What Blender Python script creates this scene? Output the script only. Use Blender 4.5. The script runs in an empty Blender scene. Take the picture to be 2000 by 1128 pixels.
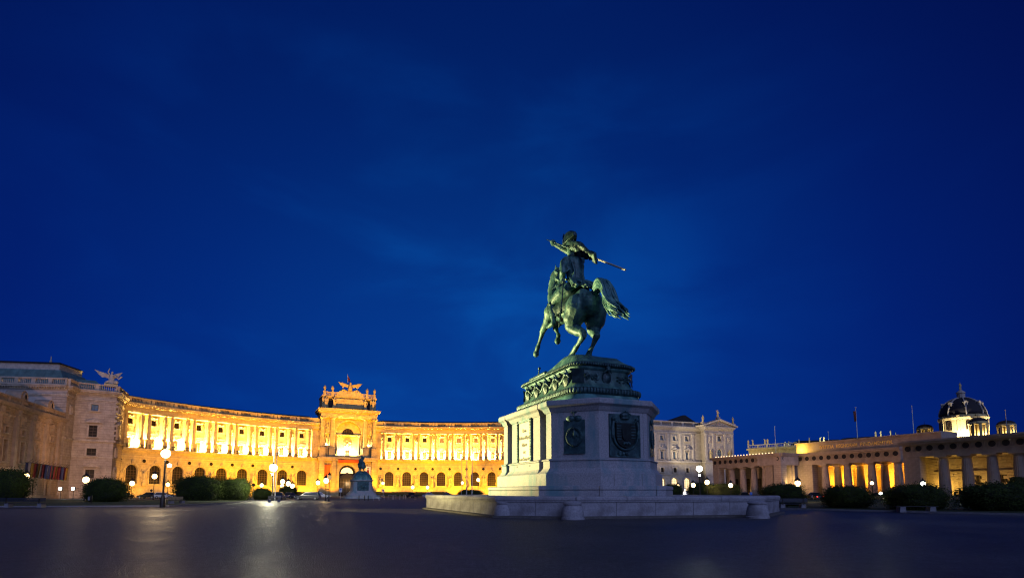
import bpy, bmesh, math, random
from mathutils import Vector, Matrix, noise
R=math.radians; PI=math.pi
S=bpy.context.scene; COL=S.collection
random.seed(7)
# ------------------------------------------------------------------ camera
PITCH=R(5.77); F=1050.0; HC=1.5; CY=854.0
cam=bpy.data.cameras.new('camera'); co=bpy.data.objects.new('camera',cam); COL.objects.link(co)
co.location=(0,0,HC); co.rotation_euler=(PI/2+PITCH,0,0)
cam.sensor_width=36; cam.lens=36*F/2000; cam.shift_y=(CY-564)/2000
cam.clip_start=.1; cam.clip_end=20000; S.camera=co
# ------------------------------------------------------------------ view
S.view_settings.view_transform='Standard'; S.view_settings.look='None'
S.view_settings.exposure=0; S.view_settings.gamma=1; S.view_settings.use_curve_mapping=False
S.render.engine='CYCLES'; S.cycles.max_bounces=4; S.cycles.diffuse_bounces=2; S.cycles.glossy_bounces=2
S.cycles.sample_clamp_indirect=.35; S.cycles.use_denoising=True; S.cycles.use_light_tree=True
S.cycles.use_adaptive_sampling=False; S.cycles.filter_width=1.2; S.cycles.denoising_prefilter='ACCURATE'; S.cycles.caustics_reflective=False; S.cycles.caustics_refractive=False
# ------------------------------------------------------------------ sky of the blue hour
W=bpy.data.worlds.new('World'); S.world=W; W.use_nodes=True
nt=W.node_tree; nt.nodes.clear()
def N(t,k,**kw):
    n=t.nodes.new(k)
    for a,b in kw.items():
        if a.startswith('i_'):
            key=a[2:]; key=int(key) if key.isdigit() else key.replace('_',' ')
            n.inputs[key].default_value=b
        else: setattr(n,a,b)
    return n
def math_(t,op,a,b=None,clamp=False):
    n=t.nodes.new('ShaderNodeMath'); n.operation=op; n.use_clamp=clamp
    for i,v in enumerate((a,b)):
        if v is None: continue
        if isinstance(v,(int,float)): n.inputs[i].default_value=v
        else: t.links.new(v,n.inputs[i])
    return n.outputs[0]
tc=N(nt,'ShaderNodeTexCoord')
glow=Vector((-.06,.97,.22)).normalized()
dt=N(nt,'ShaderNodeVectorMath',operation='DOT_PRODUCT'); nt.links.new(tc.outputs['Generated'],dt.inputs[0]); dt.inputs[1].default_value=glow
cr=N(nt,'ShaderNodeValToRGB'); nt.links.new(dt.outputs['Value'],cr.inputs[0])
e=cr.color_ramp.elements
e[0].position=0; e[0].color=(.0025,.006,.04,1); e[1].position=1; e[1].color=(.0015,.040,.26,1)
for p,c in ((.45,(.001,.0035,.045,1)),(.62,(.0007,.0070,.100,1)),(.78,(.0007,.0140,.158,1)),(.90,(.0009,.024,.205,1))):
    el=cr.color_ramp.elements.new(p); el.color=c
sx=N(nt,'ShaderNodeSeparateXYZ'); nt.links.new(tc.outputs['Generated'],sx.inputs[0])
mp=N(nt,'ShaderNodeMapping'); mp.inputs['Scale'].default_value=(2.2,2.2,5.2); mp.inputs['Location'].default_value=(.3,0,.9); mp.inputs['Rotation'].default_value=(0,R(14),0)
nt.links.new(tc.outputs['Generated'],mp.inputs[0])
nz=N(nt,'ShaderNodeTexNoise',i_Scale=1.2,i_Detail=7.0,i_Roughness=.5,i_Distortion=.35); nt.links.new(mp.outputs[0],nz.inputs['Vector'])
d2=N(nt,'ShaderNodeVectorMath',operation='DOT_PRODUCT'); nt.links.new(tc.outputs['Generated'],d2.inputs[0]); d2.inputs[1].default_value=Vector((-.10,.88,.44)).normalized()
mk=N(nt,'ShaderNodeMapRange',interpolation_type='SMOOTHSTEP'); nt.links.new(d2.outputs['Value'],mk.inputs[0]); mk.inputs[1].default_value=.80; mk.inputs[2].default_value=1.0; mk.inputs[3].default_value=.25; mk.inputs[4].default_value=1
c0_=N(nt,'ShaderNodeMapRange',interpolation_type='SMOOTHSTEP'); nt.links.new(nz.outputs['Fac'],c0_.inputs[0]); c0_.inputs[1].default_value=.42; c0_.inputs[2].default_value=.72
cl=math_(nt,'MULTIPLY',c0_.outputs[0],mk.outputs[0])
el_=N(nt,'ShaderNodeMapRange',interpolation_type='SMOOTHSTEP'); nt.links.new(sx.outputs['Z'],el_.inputs[0]); el_.inputs[1].default_value=.12; el_.inputs[2].default_value=.78; el_.inputs[3].default_value=1.06; el_.inputs[4].default_value=.62
mx=N(nt,'ShaderNodeMixRGB'); mx.blend_type='MULTIPLY'; mx.inputs[0].default_value=1
nt.links.new(cr.outputs[0],mx.inputs[1])
tint=N(nt,'ShaderNodeMixRGB'); nt.links.new(cl,tint.inputs[0]); tint.inputs[1].default_value=(1,1,1,1); tint.inputs[2].default_value=(1.35,1.8,1.4,1)
nt.links.new(tint.outputs[0],mx.inputs[2])
bg=N(nt,'ShaderNodeBackground'); nt.links.new(mx.outputs[0],bg.inputs[0]); nt.links.new(el_.outputs[0],bg.inputs[1])
wo=N(nt,'ShaderNodeOutputWorld'); nt.links.new(bg.outputs[0],wo.inputs[0])
# ------------------------------------------------------------------ added fill for dusk and city ambient, broad and weak, from behind the camera
sn=bpy.data.lights.new('twilight_fill','SUN'); sn.energy=1.15; sn.angle=R(60); sn.color=(.40,.49,1.0)
so=bpy.data.objects.new('twilight_fill',sn); COL.objects.link(so)
so.rotation_euler=Vector((-.25,.8,-.5)).to_track_quat('-Z','Y').to_euler()
# ------------------------------------------------------------------ projection helpers (photograph pixel -> place)
cp,sp=math.cos(PITCH),math.sin(PITCH)
def ray(px,py):
    a=(px-1000)/F; b=(CY-py)/F
    return a,cp-b*sp,sp+b*cp
def gnd(px,py,z=0):
    r=ray(px,py); t=(z-HC)/r[2]; return Vector((r[0]*t,r[1]*t,z))
def atY(px,py,Y):
    r=ray(px,py); t=Y/r[1]; return Vector((r[0]*t,Y,HC+r[2]*t))
def along(px,p0,p1):
    r=ray(px,930); k=r[0]/r[1]; dx,dy=p1[0]-p0[0],p1[1]-p0[1]
    t=(p0[0]-k*p0[1])/(k*dy-dx); return t*math.hypot(dx,dy)
# ------------------------------------------------------------------ materials
def mat(name,col,rough=.8,metal=0,var=.25,scale=3.0,bump=.2,bscale=20,emit=None,es=0,blocks=None,spec=None,stain=None,streak=None):
    m=bpy.data.materials.new(name); m.use_nodes=True; t=m.node_tree; b=t.nodes['Principled BSDF']
    b.inputs['Roughness'].default_value=rough; b.inputs['Metallic'].default_value=metal
    if spec is not None: b.inputs['Specular IOR Level'].default_value=spec
    o=N(t,'ShaderNodeTexCoord').outputs['Object']
    c3=tuple(col)+(1,)
    nz=N(t,'ShaderNodeTexNoise',i_Scale=scale,i_Detail=7.0,i_Roughness=.62); t.links.new(o,nz.inputs['Vector'])
    mr=N(t,'ShaderNodeMapRange'); t.links.new(nz.outputs['Fac'],mr.inputs[0]); mr.inputs[1].default_value=.3; mr.inputs[2].default_value=.7
    mr.inputs[3].default_value=1-var; mr.inputs[4].default_value=1+var*.6
    m1=N(t,'ShaderNodeMixRGB',blend_type='MULTIPLY'); m1.inputs[0].default_value=1; m1.inputs[1].default_value=c3
    t.links.new(mr.outputs[0],m1.inputs[2]); out=m1.outputs[0]
    if stain:
        n2=N(t,'ShaderNodeTexNoise',i_Scale=stain[1],i_Detail=5.0,i_Roughness=.6)
        if streak:
            mq=N(t,'ShaderNodeMapping'); mq.inputs['Scale'].default_value=(1,1,streak); t.links.new(o,mq.inputs[0]); t.links.new(mq.outputs[0],n2.inputs['Vector'])
        else: t.links.new(o,n2.inputs['Vector'])
        r2=N(t,'ShaderNodeMapRange'); t.links.new(n2.outputs['Fac'],r2.inputs[0]); r2.inputs[1].default_value=.48; r2.inputs[2].default_value=.66; r2.inputs[4].default_value=stain[2]
        m2=N(t,'ShaderNodeMixRGB'); t.links.new(r2.outputs[0],m2.inputs[0]); t.links.new(out,m2.inputs[1]); m2.inputs[2].default_value=tuple(stain[0])+(1,); out=m2.outputs[0]
    t.links.new(out,b.inputs['Base Color'])
    bn=N(t,'ShaderNodeTexNoise',i_Scale=bscale,i_Detail=5.0); t.links.new(o,bn.inputs['Vector']); h=bn.outputs['Fac']
    if blocks:
        w,hh,dep=blocks
        br=N(t,'ShaderNodeTexBrick'); br.inputs['Scale'].default_value=1; br.inputs['Brick Width'].default_value=w; br.inputs['Row Height'].default_value=hh
        br.inputs['Mortar Size'].default_value=.03; br.inputs['Mortar Smooth'].default_value=.3
        sp_=N(t,'ShaderNodeSeparateXYZ'); t.links.new(o,sp_.inputs[0]); c2=N(t,'ShaderNodeCombineXYZ')
        t.links.new(math_(t,'ADD',sp_.outputs[0],sp_.outputs[1]),c2.inputs[0]); t.links.new(sp_.outputs[2],c2.inputs[1]); t.links.new(c2.outputs[0],br.inputs['Vector'])
        h=math_(t,'ADD',math_(t,'MULTIPLY',h,.15),math_(t,'MULTIPLY',math_(t,'SUBTRACT',1.0,br.outputs['Fac']),dep))
        m3=N(t,'ShaderNodeMixRGB',blend_type='MULTIPLY'); t.links.new(math_(t,'MULTIPLY',br.outputs['Fac'],.55),m3.inputs[0]); t.links.new(out,m3.inputs[1]); m3.inputs[2].default_value=(.35,.3,.28,1)
        t.links.new(m3.outputs[0],b.inputs['Base Color'])
    bp=N(t,'ShaderNodeBump'); bp.inputs['Strength'].default_value=bump; bp.inputs['Distance'].default_value=.05; t.links.new(h,bp.inputs['Height']); t.links.new(bp.outputs[0],b.inputs['Normal'])
    if emit: b.inputs['Emission Color'].default_value=tuple(emit)+(1,); b.inputs['Emission Strength'].default_value=es; m.cycles.emission_sampling='NONE'
    return m
M={}
M['pav']=mat('pavilion_limestone',(.46,.38,.29),.85,var=.3,scale=.8,blocks=(2.4,.62,1.0),bump=.6,stain=((.22,.18,.13),.35,.45))
M['pavp']=mat('pavilion_trim',(.50,.42,.32),.85,var=.28,scale=1.5,bump=.3,stain=((.18,.15,.12),.6,.5))
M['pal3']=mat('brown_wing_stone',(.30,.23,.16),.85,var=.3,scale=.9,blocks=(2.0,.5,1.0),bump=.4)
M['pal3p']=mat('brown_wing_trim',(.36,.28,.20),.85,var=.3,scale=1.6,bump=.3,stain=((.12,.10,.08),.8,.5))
M['pal']=mat('palace_stone_gold_lit',(.56,.44,.19),.85,var=.3,scale=.8,blocks=(2.4,.62,1.0),bump=.5,stain=((.25,.2,.15),.35,.35))  # floodlight gold put into the stone colour; pavilion keeps the plain stone
M['palp']=mat('palace_trim_gold_lit',(.60,.48,.22),.85,var=.3,scale=1.5,bump=.3,stain=((.20,.15,.09),.6,.5))  # trim colour also carries the floodlight gold
M['pal2']=mat('grey_palace_stone',(.42,.38,.32),.85,var=.25,scale=.9,blocks=(2.0,.5,1.0),bump=.4)
M['pal2p']=mat('grey_palace_trim',(.46,.42,.36),.85,var=.25,scale=1.6,bump=.3)
M['smooth']=mat('plain_render',(.48,.42,.36),.9,var=.18,scale=.6,bump=.15)
M['gate']=mat('gate_sandstone',(.40,.32,.25),.85,var=.25,scale=.7,bump=.3,stain=((.2,.16,.13),.4,.5),streak=.5)
M['gateb']=mat('gate_ashlar',(.42,.34,.25),.85,var=.3,scale=.5,blocks=(1.6,.55,1.0),bump=.7)
M['gran']=mat('monument_granite',(.33,.335,.36),.75,var=.34,scale=11,bump=.4,bscale=45,stain=((.10,.23,.27),.8,.9),streak=.3)
M['gran2']=mat('platform_granite',(.33,.33,.36),.8,var=.3,scale=9,bump=.45,bscale=30,stain=((.15,.14,.15),1.1,.75))
M['dark_stone']=mat('dirty_kerb_stone',(.10,.095,.09),.85,var=.4,scale=5,bump=.5)
M['bronze']=mat('green_bronze',(.045,.145,.155),.5,metal=.15,var=.55,scale=2.2,bump=.4,bscale=9,stain=((.15,.32,.27),1.3,.8),streak=.5)
M['bronzed']=mat('dark_bronze',(.020,.055,.065),.45,metal=.4,var=.5,scale=3,bump=.5,bscale=14,stain=((.06,.14,.14),2.5,.6))
M['steel']=mat('pale_gilt_metal',(.42,.42,.34),.55,metal=0,var=.15,bump=.05)
M['plaque']=mat('inscription_marble',(.44,.41,.30),.5,var=.15,scale=5,bump=.05)
M['ink']=mat('dark_lettering',(.03,.025,.02),.6,bump=0)
M['gold']=mat('gilt_lettering',(.95,.62,.16),.4,metal=0,var=.1,bump=0)
M['copper']=mat('copper_roof',(.11,.20,.19),.6,var=.35,scale=.8,bump=.2)
M['slate']=mat('dark_roof',(.018,.016,.02),.8,var=.4,bump=.2)
M['glass']=mat('dark_window_glass',(.020,.015,.010),.45,var=.6,scale=1.2,bump=.03,bscale=2,spec=.15)
M['glassb']=mat('bluish_window_glass',(.12,.2,.28),.1,var=.3,scale=1.2,bump=.03,bscale=2)
M['glow']=mat('lit_room_glass',(.3,.2,.1),.3,var=.6,scale=1.1,emit=(1,.42,.08),es=.32)
M['archglow']=mat('lit_passage',(.6,.5,.3),.6,var=.6,scale=1.1,emit=(1,.72,.35),es=1.6)
M['frame']=mat('window_frame_paint',(.09,.06,.035),.6,bump=.05)
M['iron']=mat('black_iron',(.012,.012,.014),.45,metal=.3,bump=.1)
M['pole']=mat('pale_painted_pole',(.45,.45,.48),.5,var=.1,bump=.02)
M['lamp']=mat('lit_lamp_glass',(1,.9,.7),.3,emit=(1,.66,.26),es=14,bump=0)
M['lampw']=mat('lit_white_lamp',(1,1,1),.3,emit=(.95,1,.85),es=30,bump=0)
M['lampo']=mat('faint_glow_lamp_glass',(.5,.4,.2),.2,emit=(1,.6,.2),es=.5,bump=0)  # faint glow put into the glass of a lantern that is off
M['bead']=mat('antefix_glow',(1,.9,.7),.3,emit=(1,.62,.3),es=2.2,bump=0)  # emission stands in for floodlight on small roof ornaments
M['wood']=mat('bench_slats',(.022,.028,.045),.5,var=.3,bump=.2)
M['woodl']=mat('pale_bench_slats',(.35,.28,.16),.6,var=.3,bump=.2)
M['bstone']=mat('bench_stone',(.20,.20,.22),.8,var=.3,bump=.4)
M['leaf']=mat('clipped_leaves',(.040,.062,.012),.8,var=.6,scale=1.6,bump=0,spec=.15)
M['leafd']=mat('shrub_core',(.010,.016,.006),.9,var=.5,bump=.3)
M['tyre']=mat('tyre_rubber',(.015,.015,.015),.8,bump=.1); M['rim']=mat('wheel_rim',(.4,.4,.42),.3,metal=.8,bump=0)
M['carglass']=mat('car_glass',(.02,.022,.025),.08,bump=0)
M['headl']=mat('headlamp_glass',(.7,.7,.7),.1,bump=0)
M['taill']=mat('lit_tail_lamp',(.6,.02,.02),.3,emit=(1,.06,.03),es=2.5,bump=0)
M['tailo']=mat('tail_lamp',(.25,.01,.01),.2,bump=0)
for n_,c_ in (('silver',(.32,.32,.34)),('white',(.7,.7,.7)),('black',(.015,.015,.018)),('grey',(.10,.10,.11)),('blue',(.03,.05,.10))):
    M['car_'+n_]=mat(n_+'_car_paint',c_,.25,metal=.3,var=.05,bump=0)
for n_,c_ in (('red',(.11,.008,.010)),('blue',(.012,.018,.07)),('white',(.17,.16,.16)),('yellow',(.18,.11,.01)),('black',(.02,.02,.02)),('orange',(.75,.13,.01)),('green',(.02,.2,.06))):
    M['cloth_'+n_]=mat(n_+'_cloth',c_,.8,var=.1,bump=.1)
M['signred']=mat('red_sign_face',(.6,.02,.02),.4,bump=0); M['signwhite']=mat('white_sign_face',(.75,.75,.75),.4,bump=0); M['signblue']=mat('blue_sign_face',(.02,.12,.5),.4,bump=0)
M['giltstat']=mat('gilded_eagle',(.62,.46,.12),.5,metal=.1,var=.3,bump=.3)
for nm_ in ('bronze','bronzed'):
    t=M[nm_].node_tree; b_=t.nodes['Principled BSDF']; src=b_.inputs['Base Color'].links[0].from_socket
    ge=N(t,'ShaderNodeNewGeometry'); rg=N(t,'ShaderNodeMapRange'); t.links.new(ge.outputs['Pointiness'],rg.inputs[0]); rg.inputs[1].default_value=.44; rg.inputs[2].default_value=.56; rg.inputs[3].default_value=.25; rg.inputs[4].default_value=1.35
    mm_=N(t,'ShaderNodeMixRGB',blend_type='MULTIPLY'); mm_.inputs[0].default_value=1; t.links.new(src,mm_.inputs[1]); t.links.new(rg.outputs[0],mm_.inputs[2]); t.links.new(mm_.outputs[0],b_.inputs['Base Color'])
# asphalt
def asphalt(name,c,r0,r1):
    m=bpy.data.materials.new(name); m.use_nodes=True; t=m.node_tree; b=t.nodes['Principled BSDF']
    o=N(t,'ShaderNodeTexCoord').outputs['Object']
    n1=N(t,'ShaderNodeTexNoise',i_Scale=.16,i_Detail=6.0,i_Roughness=.6); t.links.new(o,n1.inputs['Vector'])
    n2=N(t,'ShaderNodeTexNoise',i_Scale=26.0,i_Detail=5.0,i_Roughness=.75); t.links.new(o,n2.inputs['Vector'])
    n3=N(t,'ShaderNodeTexVoronoi',i_Scale=34.0); t.links.new(o,n3.inputs['Vector'])
    n5=N(t,'ShaderNodeTexNoise',i_Scale=2.3,i_Detail=9.0,i_Roughness=.8); t.links.new(o,n5.inputs['Vector'])
    a=math_(t,'ADD',math_(t,'MULTIPLY',n1.outputs['Fac'],1.0),math_(t,'MULTIPLY',math_(t,'ADD',n2.outputs['Fac'],n5.outputs['Fac']),.7))
    r=N(t,'ShaderNodeMapRange'); t.links.new(a,r.inputs[0]); r.inputs[1].default_value=1.0; r.inputs[2].default_value=1.42; r.inputs[3].default_value=.15; r.inputs[4].default_value=2.5
    mm=N(t,'ShaderNodeMixRGB',blend_type='MULTIPLY'); mm.inputs[0].default_value=1; mm.inputs[1].default_value=tuple(c)+(1,)
    n6=N(t,'ShaderNodeTexNoise',i_Scale=9.0,i_Detail=3.0,i_Roughness=.9); t.links.new(o,n6.inputs['Vector'])
    r6=N(t,'ShaderNodeMapRange'); t.links.new(n6.outputs['Fac'],r6.inputs[0]); r6.inputs[1].default_value=.38; r6.inputs[2].default_value=.62; r6.inputs[3].default_value=.45; r6.inputs[4].default_value=1.6
    t.links.new(math_(t,'MULTIPLY',r.outputs[0],r6.outputs[0]),mm.inputs[2]); t.links.new(mm.outputs[0],b.inputs['Base Color'])
    rr=N(t,'ShaderNodeMapRange'); t.links.new(n1.outputs['Fac'],rr.inputs[0]); rr.inputs[1].default_value=.3; rr.inputs[2].default_value=.7; rr.inputs[3].default_value=r0; rr.inputs[4].default_value=r1; t.links.new(rr.outputs[0],b.inputs['Roughness'])
    bp=N(t,'ShaderNodeBump'); bp.inputs['Strength'].default_value=1.0; bp.inputs['Distance'].default_value=.035
    t.links.new(math_(t,'ADD',n3.outputs['Distance'],n2.outputs['Fac']),bp.inputs['Height']); t.links.new(bp.outputs[0],b.inputs['Normal'])
    b.inputs['Specular IOR Level'].default_value=.5
    return m
M['asph']=asphalt('worn_asphalt',(.044,.043,.046),.38,.58)
M['grass']=mat('short_grass',(.030,.048,.012),.9,var=.5,scale=1.2,bump=1,bscale=60)
# ------------------------------------------------------------------ mesh builder
class MB:
    def __init__(s): s.v=[]; s.f=[]; s.m=[]; s.k=0
    def add(s,vs,fs):
        b=len(s.v); s.v+=[tuple(v) for v in vs]; s.f+=[tuple(b+i for i in f) for f in fs]; s.m+=[s.k]*len(fs); return s
    def box(s,x0,x1,y0,y1,z0,z1):
        return s.add([(x0,y0,z0),(x1,y0,z0),(x1,y1,z0),(x0,y1,z0),(x0,y0,z1),(x1,y0,z1),(x1,y1,z1),(x0,y1,z1)],
              [(0,3,2,1),(4,5,6,7),(0,1,5,4),(1,2,6,5),(2,3,7,6),(3,0,4,7)])
    def tbox(s,k,y0,y1,z0,z1,a=-1,b=1):   # box whose width follows the curve: half width = (RAD+y)*k
        w0,w1=(RAD+y0)*k,(RAD+y1)*k
        return s.add([(a*w0,y0,z0),(b*w0,y0,z0),(b*w1,y1,z0),(a*w1,y1,z0),(a*w0,y0,z1),(b*w0,y0,z1),(b*w1,y1,z1),(a*w1,y1,z1)],
              [(0,3,2,1),(4,5,6,7),(0,1,5,4),(1,2,6,5),(2,3,7,6),(3,0,4,7)])
    def lathe(s,prof,n=16,c=(0,0,0),flute=0,cap=True,arc=None,sx=1,sy=1):
        vs=[];fs=[]
        for r,z in prof:
            for i in range(n):
                a=2*PI*i/n; rr=r*(1-(flute if i%2 else 0))
                vs.append((c[0]+rr*math.cos(a)*sx,c[1]+rr*math.sin(a)*sy,c[2]+z))
        for j in range(len(prof)-1):
            for i in range(n): fs.append((j*n+i,j*n+(i+1)%n,(j+1)*n+(i+1)%n,(j+1)*n+i))
        if cap: fs.append(tuple(range(n-1,-1,-1))); fs.append(tuple((len(prof)-1)*n+i for i in range(n)))
        return s.add(vs,fs)
    def tube(s,pts,rad,n=8,sq=1.0,cap=True):
        pts=[Vector(p) for p in pts]; vs=[];fs=[]
        if not isinstance(rad,(list,tuple)): rad=[rad]*len(pts)
        for j,p in enumerate(pts):
            d=(pts[min(j+1,len(pts)-1)]-pts[max(j-1,0)])
            if d.length<1e-6: d=Vector((0,0,1))
            d.normalize(); u=Vector((0,1,0)) if abs(d.y)<.9 else Vector((1,0,0)); a=d.cross(u).normalized(); b=d.cross(a)
            for i in range(n):
                t=2*PI*i/n; vs.append(p+a*math.cos(t)*rad[j]+b*math.sin(t)*rad[j]*sq)
        for j in range(len(pts)-1):
            for i in range(n): fs.append((j*n+i,j*n+(i+1)%n,(j+1)*n+(i+1)%n,(j+1)*n+i))
        if cap: fs.append(tuple(range(n-1,-1,-1))); fs.append(tuple((len(pts)-1)*n+i for i in range(n)))
        return s.add(vs,fs)
    def ball(s,c,r,n=10,m=7):
        if not isinstance(r,(list,tuple)): r=(r,r,r)
        vs=[(c[0],c[1],c[2]-r[2])];fs=[]
        for j in range(1,m):
            t=PI*j/m
            for i in range(n): a=2*PI*i/n; vs.append((c[0]+r[0]*math.sin(t)*math.cos(a),c[1]+r[1]*math.sin(t)*math.sin(a),c[2]-r[2]*math.cos(t)))
        vs.append((c[0],c[1],c[2]+r[2])); L=len(vs)-1
        for i in range(n): fs.append((0,1+(i+1)%n,1+i)); fs.append((L,L-n+i,L-n+(i+1)%n))
        for j in range(m-2):
            for i in range(n): fs.append((1+j*n+i,1+j*n+(i+1)%n,1+(j+1)*n+(i+1)%n,1+(j+1)*n+i))
        return s.add(vs,fs)
    def prism(s,poly,y0,y1):      # polygon in x,z extruded along y
        n=len(poly)
        return s.add([(x,y0,z) for x,z in poly]+[(x,y1,z) for x,z in poly],[tuple(range(n)),tuple(range(2*n-1,n-1,-1))]+[(i,i+n,(i+1)%n+n,(i+1)%n) for i in range(n)])
    def rings(s,rs,cap=True):
        n=len(rs[0]); vs=[p for r in rs for p in r]; fs=[]
        for j in range(len(rs)-1):
            for i in range(n): fs.append((j*n+i,j*n+(i+1)%n,(j+1)*n+(i+1)%n,(j+1)*n+i))
        if cap: fs.append(tuple(range(n-1,-1,-1))); fs.append(tuple((len(rs)-1)*n+i for i in range(n)))
        return s.add(vs,fs)
    def grid(s,w,h,nx,nz,fn):     # relief in the x,z plane, y from fn(u,v)
        vs=[];fs=[]
        for j in range(nz+1):
            for i in range(nx+1):
                u,v=i/nx*2-1,j/nz*2-1; vs.append((u*w/2,-fn(u,v),v*h/2))
        for j in range(nz):
            for i in range(nx): a=j*(nx+1)+i; fs.append((a,a+1,a+nx+2,a+nx+1))
        return s.add(vs,fs)
    def wall(s,x0,x1,z0,z1,holes=(),y=0,dep=.5,back=None):
        xs=sorted({x0,x1}|{h[0]-h[1]/2 for h in holes}|{h[0]+h[1]/2 for h in holes}); zs=sorted({z0,z1}|{h[2] for h in holes}|{h[3] for h in holes})
        xs=[x for x in xs if x0-1e-6<=x<=x1+1e-6]; zs=[z for z in zs if z0-1e-6<=z<=z1+1e-6]
        for i in range(len(xs)-1):
            run=None
            for j in range(len(zs)-1):
                cx,cz=(xs[i]+xs[i+1])/2,(zs[j]+zs[j+1])/2
                if not any(abs(cx-h[0])<h[1]/2 and h[2]<cz<h[3] for h in holes):
                    s.add([(xs[i],y,zs[j]),(xs[i+1],y,zs[j]),(xs[i+1],y,zs[j+1]),(xs[i],y,zs[j+1])],[(0,1,2,3)])
        for h in holes:
            cx,w,zb,zt=h[:4]; a,b=cx-w/2,cx+w/2; arch=len(h)>4 and h[4]; r=w/2; zs_=zt-r if arch else zt
            s.add([(a,y,zb),(a,y,zs_),(a,y+dep,zs_),(a,y+dep,zb)],[(0,1,2,3)])
            s.add([(b,y,zb),(b,y+dep,zb),(b,y+dep,zs_),(b,y,zs_)],[(0,1,2,3)])
            s.add([(a,y,zb),(a,y+dep,zb),(b,y+dep,zb),(b,y,zb)],[(0,1,2,3)])
            if arch:
                n=12; P_=[(cx-r*math.cos(PI*i/n),zs_+r*math.sin(PI*i/n)) for i in range(n+1)]
                for i in range(n):
                    cor=(a if i<n/2 else b,zt)
                    s.add([(P_[i][0],y,P_[i][1]),(P_[i+1][0],y,P_[i+1][1]),(cor[0],y,cor[1])],[(0,1,2)])
                    s.add([(P_[i][0],y,P_[i][1]),(P_[i][0],y+dep,P_[i][1]),(P_[i+1][0],y+dep,P_[i+1][1]),(P_[i+1][0],y,P_[i+1][1])],[(0,1,2,3)])
            else: s.add([(a,y,zt),(b,y,zt),(b,y+dep,zt),(a,y+dep,zt)],[(0,1,2,3)])
        return s
    def mesh(s,name,mats,smooth=False):
        me=bpy.data.meshes.new(name); me.from_pydata(s.v,[],s.f)
        if not isinstance(mats,(list,tuple)): mats=[mats]
        for m in mats: me.materials.append(M[m] if isinstance(m,str) else m)
        me.polygons.foreach_set('material_index',s.m)
        if smooth is True: me.polygons.foreach_set('use_smooth',[True]*len(s.f))
        me.update()
        if smooth=='auto':
            me.polygons.foreach_set('use_smooth',[True]*len(s.f)); me.set_sharp_from_angle(angle=R(38))
        return me
def ob(name,me,par=None,loc=(0,0,0),rz=0,rot=None,sc=None):
    o=bpy.data.objects.new(name,me); COL.objects.link(o); o.location=loc; o.rotation_euler=rot or (0,0,rz)
    if sc: o.scale=sc if isinstance(sc,(tuple,list)) else (sc,)*3
    if par: o.parent=par
    return o
def tag(o,label=None,cat=None,group=None,kind=None):
    if label: o['label']=label
    if cat: o['category']=cat
    if group: o['group']=group
    if kind: o['kind']=kind
    return o
def thing(name,label,cat,loc=(0,0,0),rz=0,group=None):
    return tag(ob(name,None,None,loc,rz),label,cat,group)
def clone(o,loc,rz=None,label=None,sc=None,group=None):
    r=o.copy(); COL.objects.link(r); r.location=loc
    if rz is not None: r.rotation_euler=(0,0,rz)
    if sc: r.scale=sc if isinstance(sc,(tuple,list)) else (sc,)*3
    if label: r['label']=label
    if group: r['group']=group
    for ch in list(o.children):
        c=ch.copy(); COL.objects.link(c); c.parent=r
        for g in ch.children:
            d=g.copy(); COL.objects.link(d); d.parent=c
    return r
def light(kind,loc,to,energy,color,size=1,sy=None,par=None,spot=None,name='floodlight'):
    l=bpy.data.lights.new(name,kind); l.energy=energy; l.color=color
    if kind=='AREA':
        l.shape='RECTANGLE'; l.size=size; l.size_y=sy or size
    elif kind=='SPOT': l.spot_size=spot or R(60); l.spot_blend=.5; l.shadow_soft_size=size
    else: l.shadow_soft_size=size
    o=bpy.data.objects.new(name,l); COL.objects.link(o); o.location=loc
    if to is not None: o.rotation_euler=(Vector(to)-Vector(loc)).to_track_quat('-Z','Y').to_euler()
    if par: o.parent=par
    return o
# ------------------------------------------------------------------ ground
g=MB(); g.add([(-6000,-300,0),(6000,-300,0),(6000,9000,0),(-6000,9000,0)],[(0,1,2,3)]); tag(ob('ground',g.mesh('ground','asph')),kind='structure')
def sheet(name,pts,z,m,h=.0):
    b=MB(); n=len(pts)
    b.add([(x,y,z-h) for x,y in pts]+[(x,y,z) for x,y in pts],[tuple(range(n,2*n))]+[(i,(i+1)%n,(i+1)%n+n,i+n) for i in range(n)])
    return ob(name,b.mesh(name,m))
def gp(px,py): v=gnd(px,py); return (v.x,v.y)
LAWN_L=[(-75,53),gp(0,989.5),gp(325,988),gp(430,983),gp(492,978),(-62,100),(-82,104),(-140,88),(-140,60)]
LAWN_R=[gp(1500,993),gp(1700,998),gp(2000,1005.5),(60,30),(95,50),(73,104),(63,134),(48,134),(34,66),(27,53)]
for nm,P_ in (('lawn',LAWN_L),('lawn',LAWN_R)):
    tag(sheet(nm,P_,.11,'grass',.10),kind='structure')
def kerb(P_,idx,w=.28,z=.13):
    for i in idx:
        a,b=Vector(P_[i]),Vector(P_[(i+1)%len(P_)]); d=(b-a); L=d.length; d.normalize(); n=Vector((-d.y,d.x))
        m=MB(); m.box(-.01,L,-w,0,0,z); o=ob('kerb',m.mesh('kerb','bstone'),None,(a.x,a.y,0),math.atan2(d.y,d.x)); tag(o,kind='structure')
kerb(LAWN_L,(1,2,3)); kerb(LAWN_R,(0,1,2))
tag(sheet('road',[(-150,104.5),(-60,101),(-46,112),(40,140),(62,145),(60,152),(36,148),(-50,120),(-64,109),(-150,112)],.008,asphalt('road_asphalt',(.085,.078,.075),.5,.7)),kind='structure')
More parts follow.
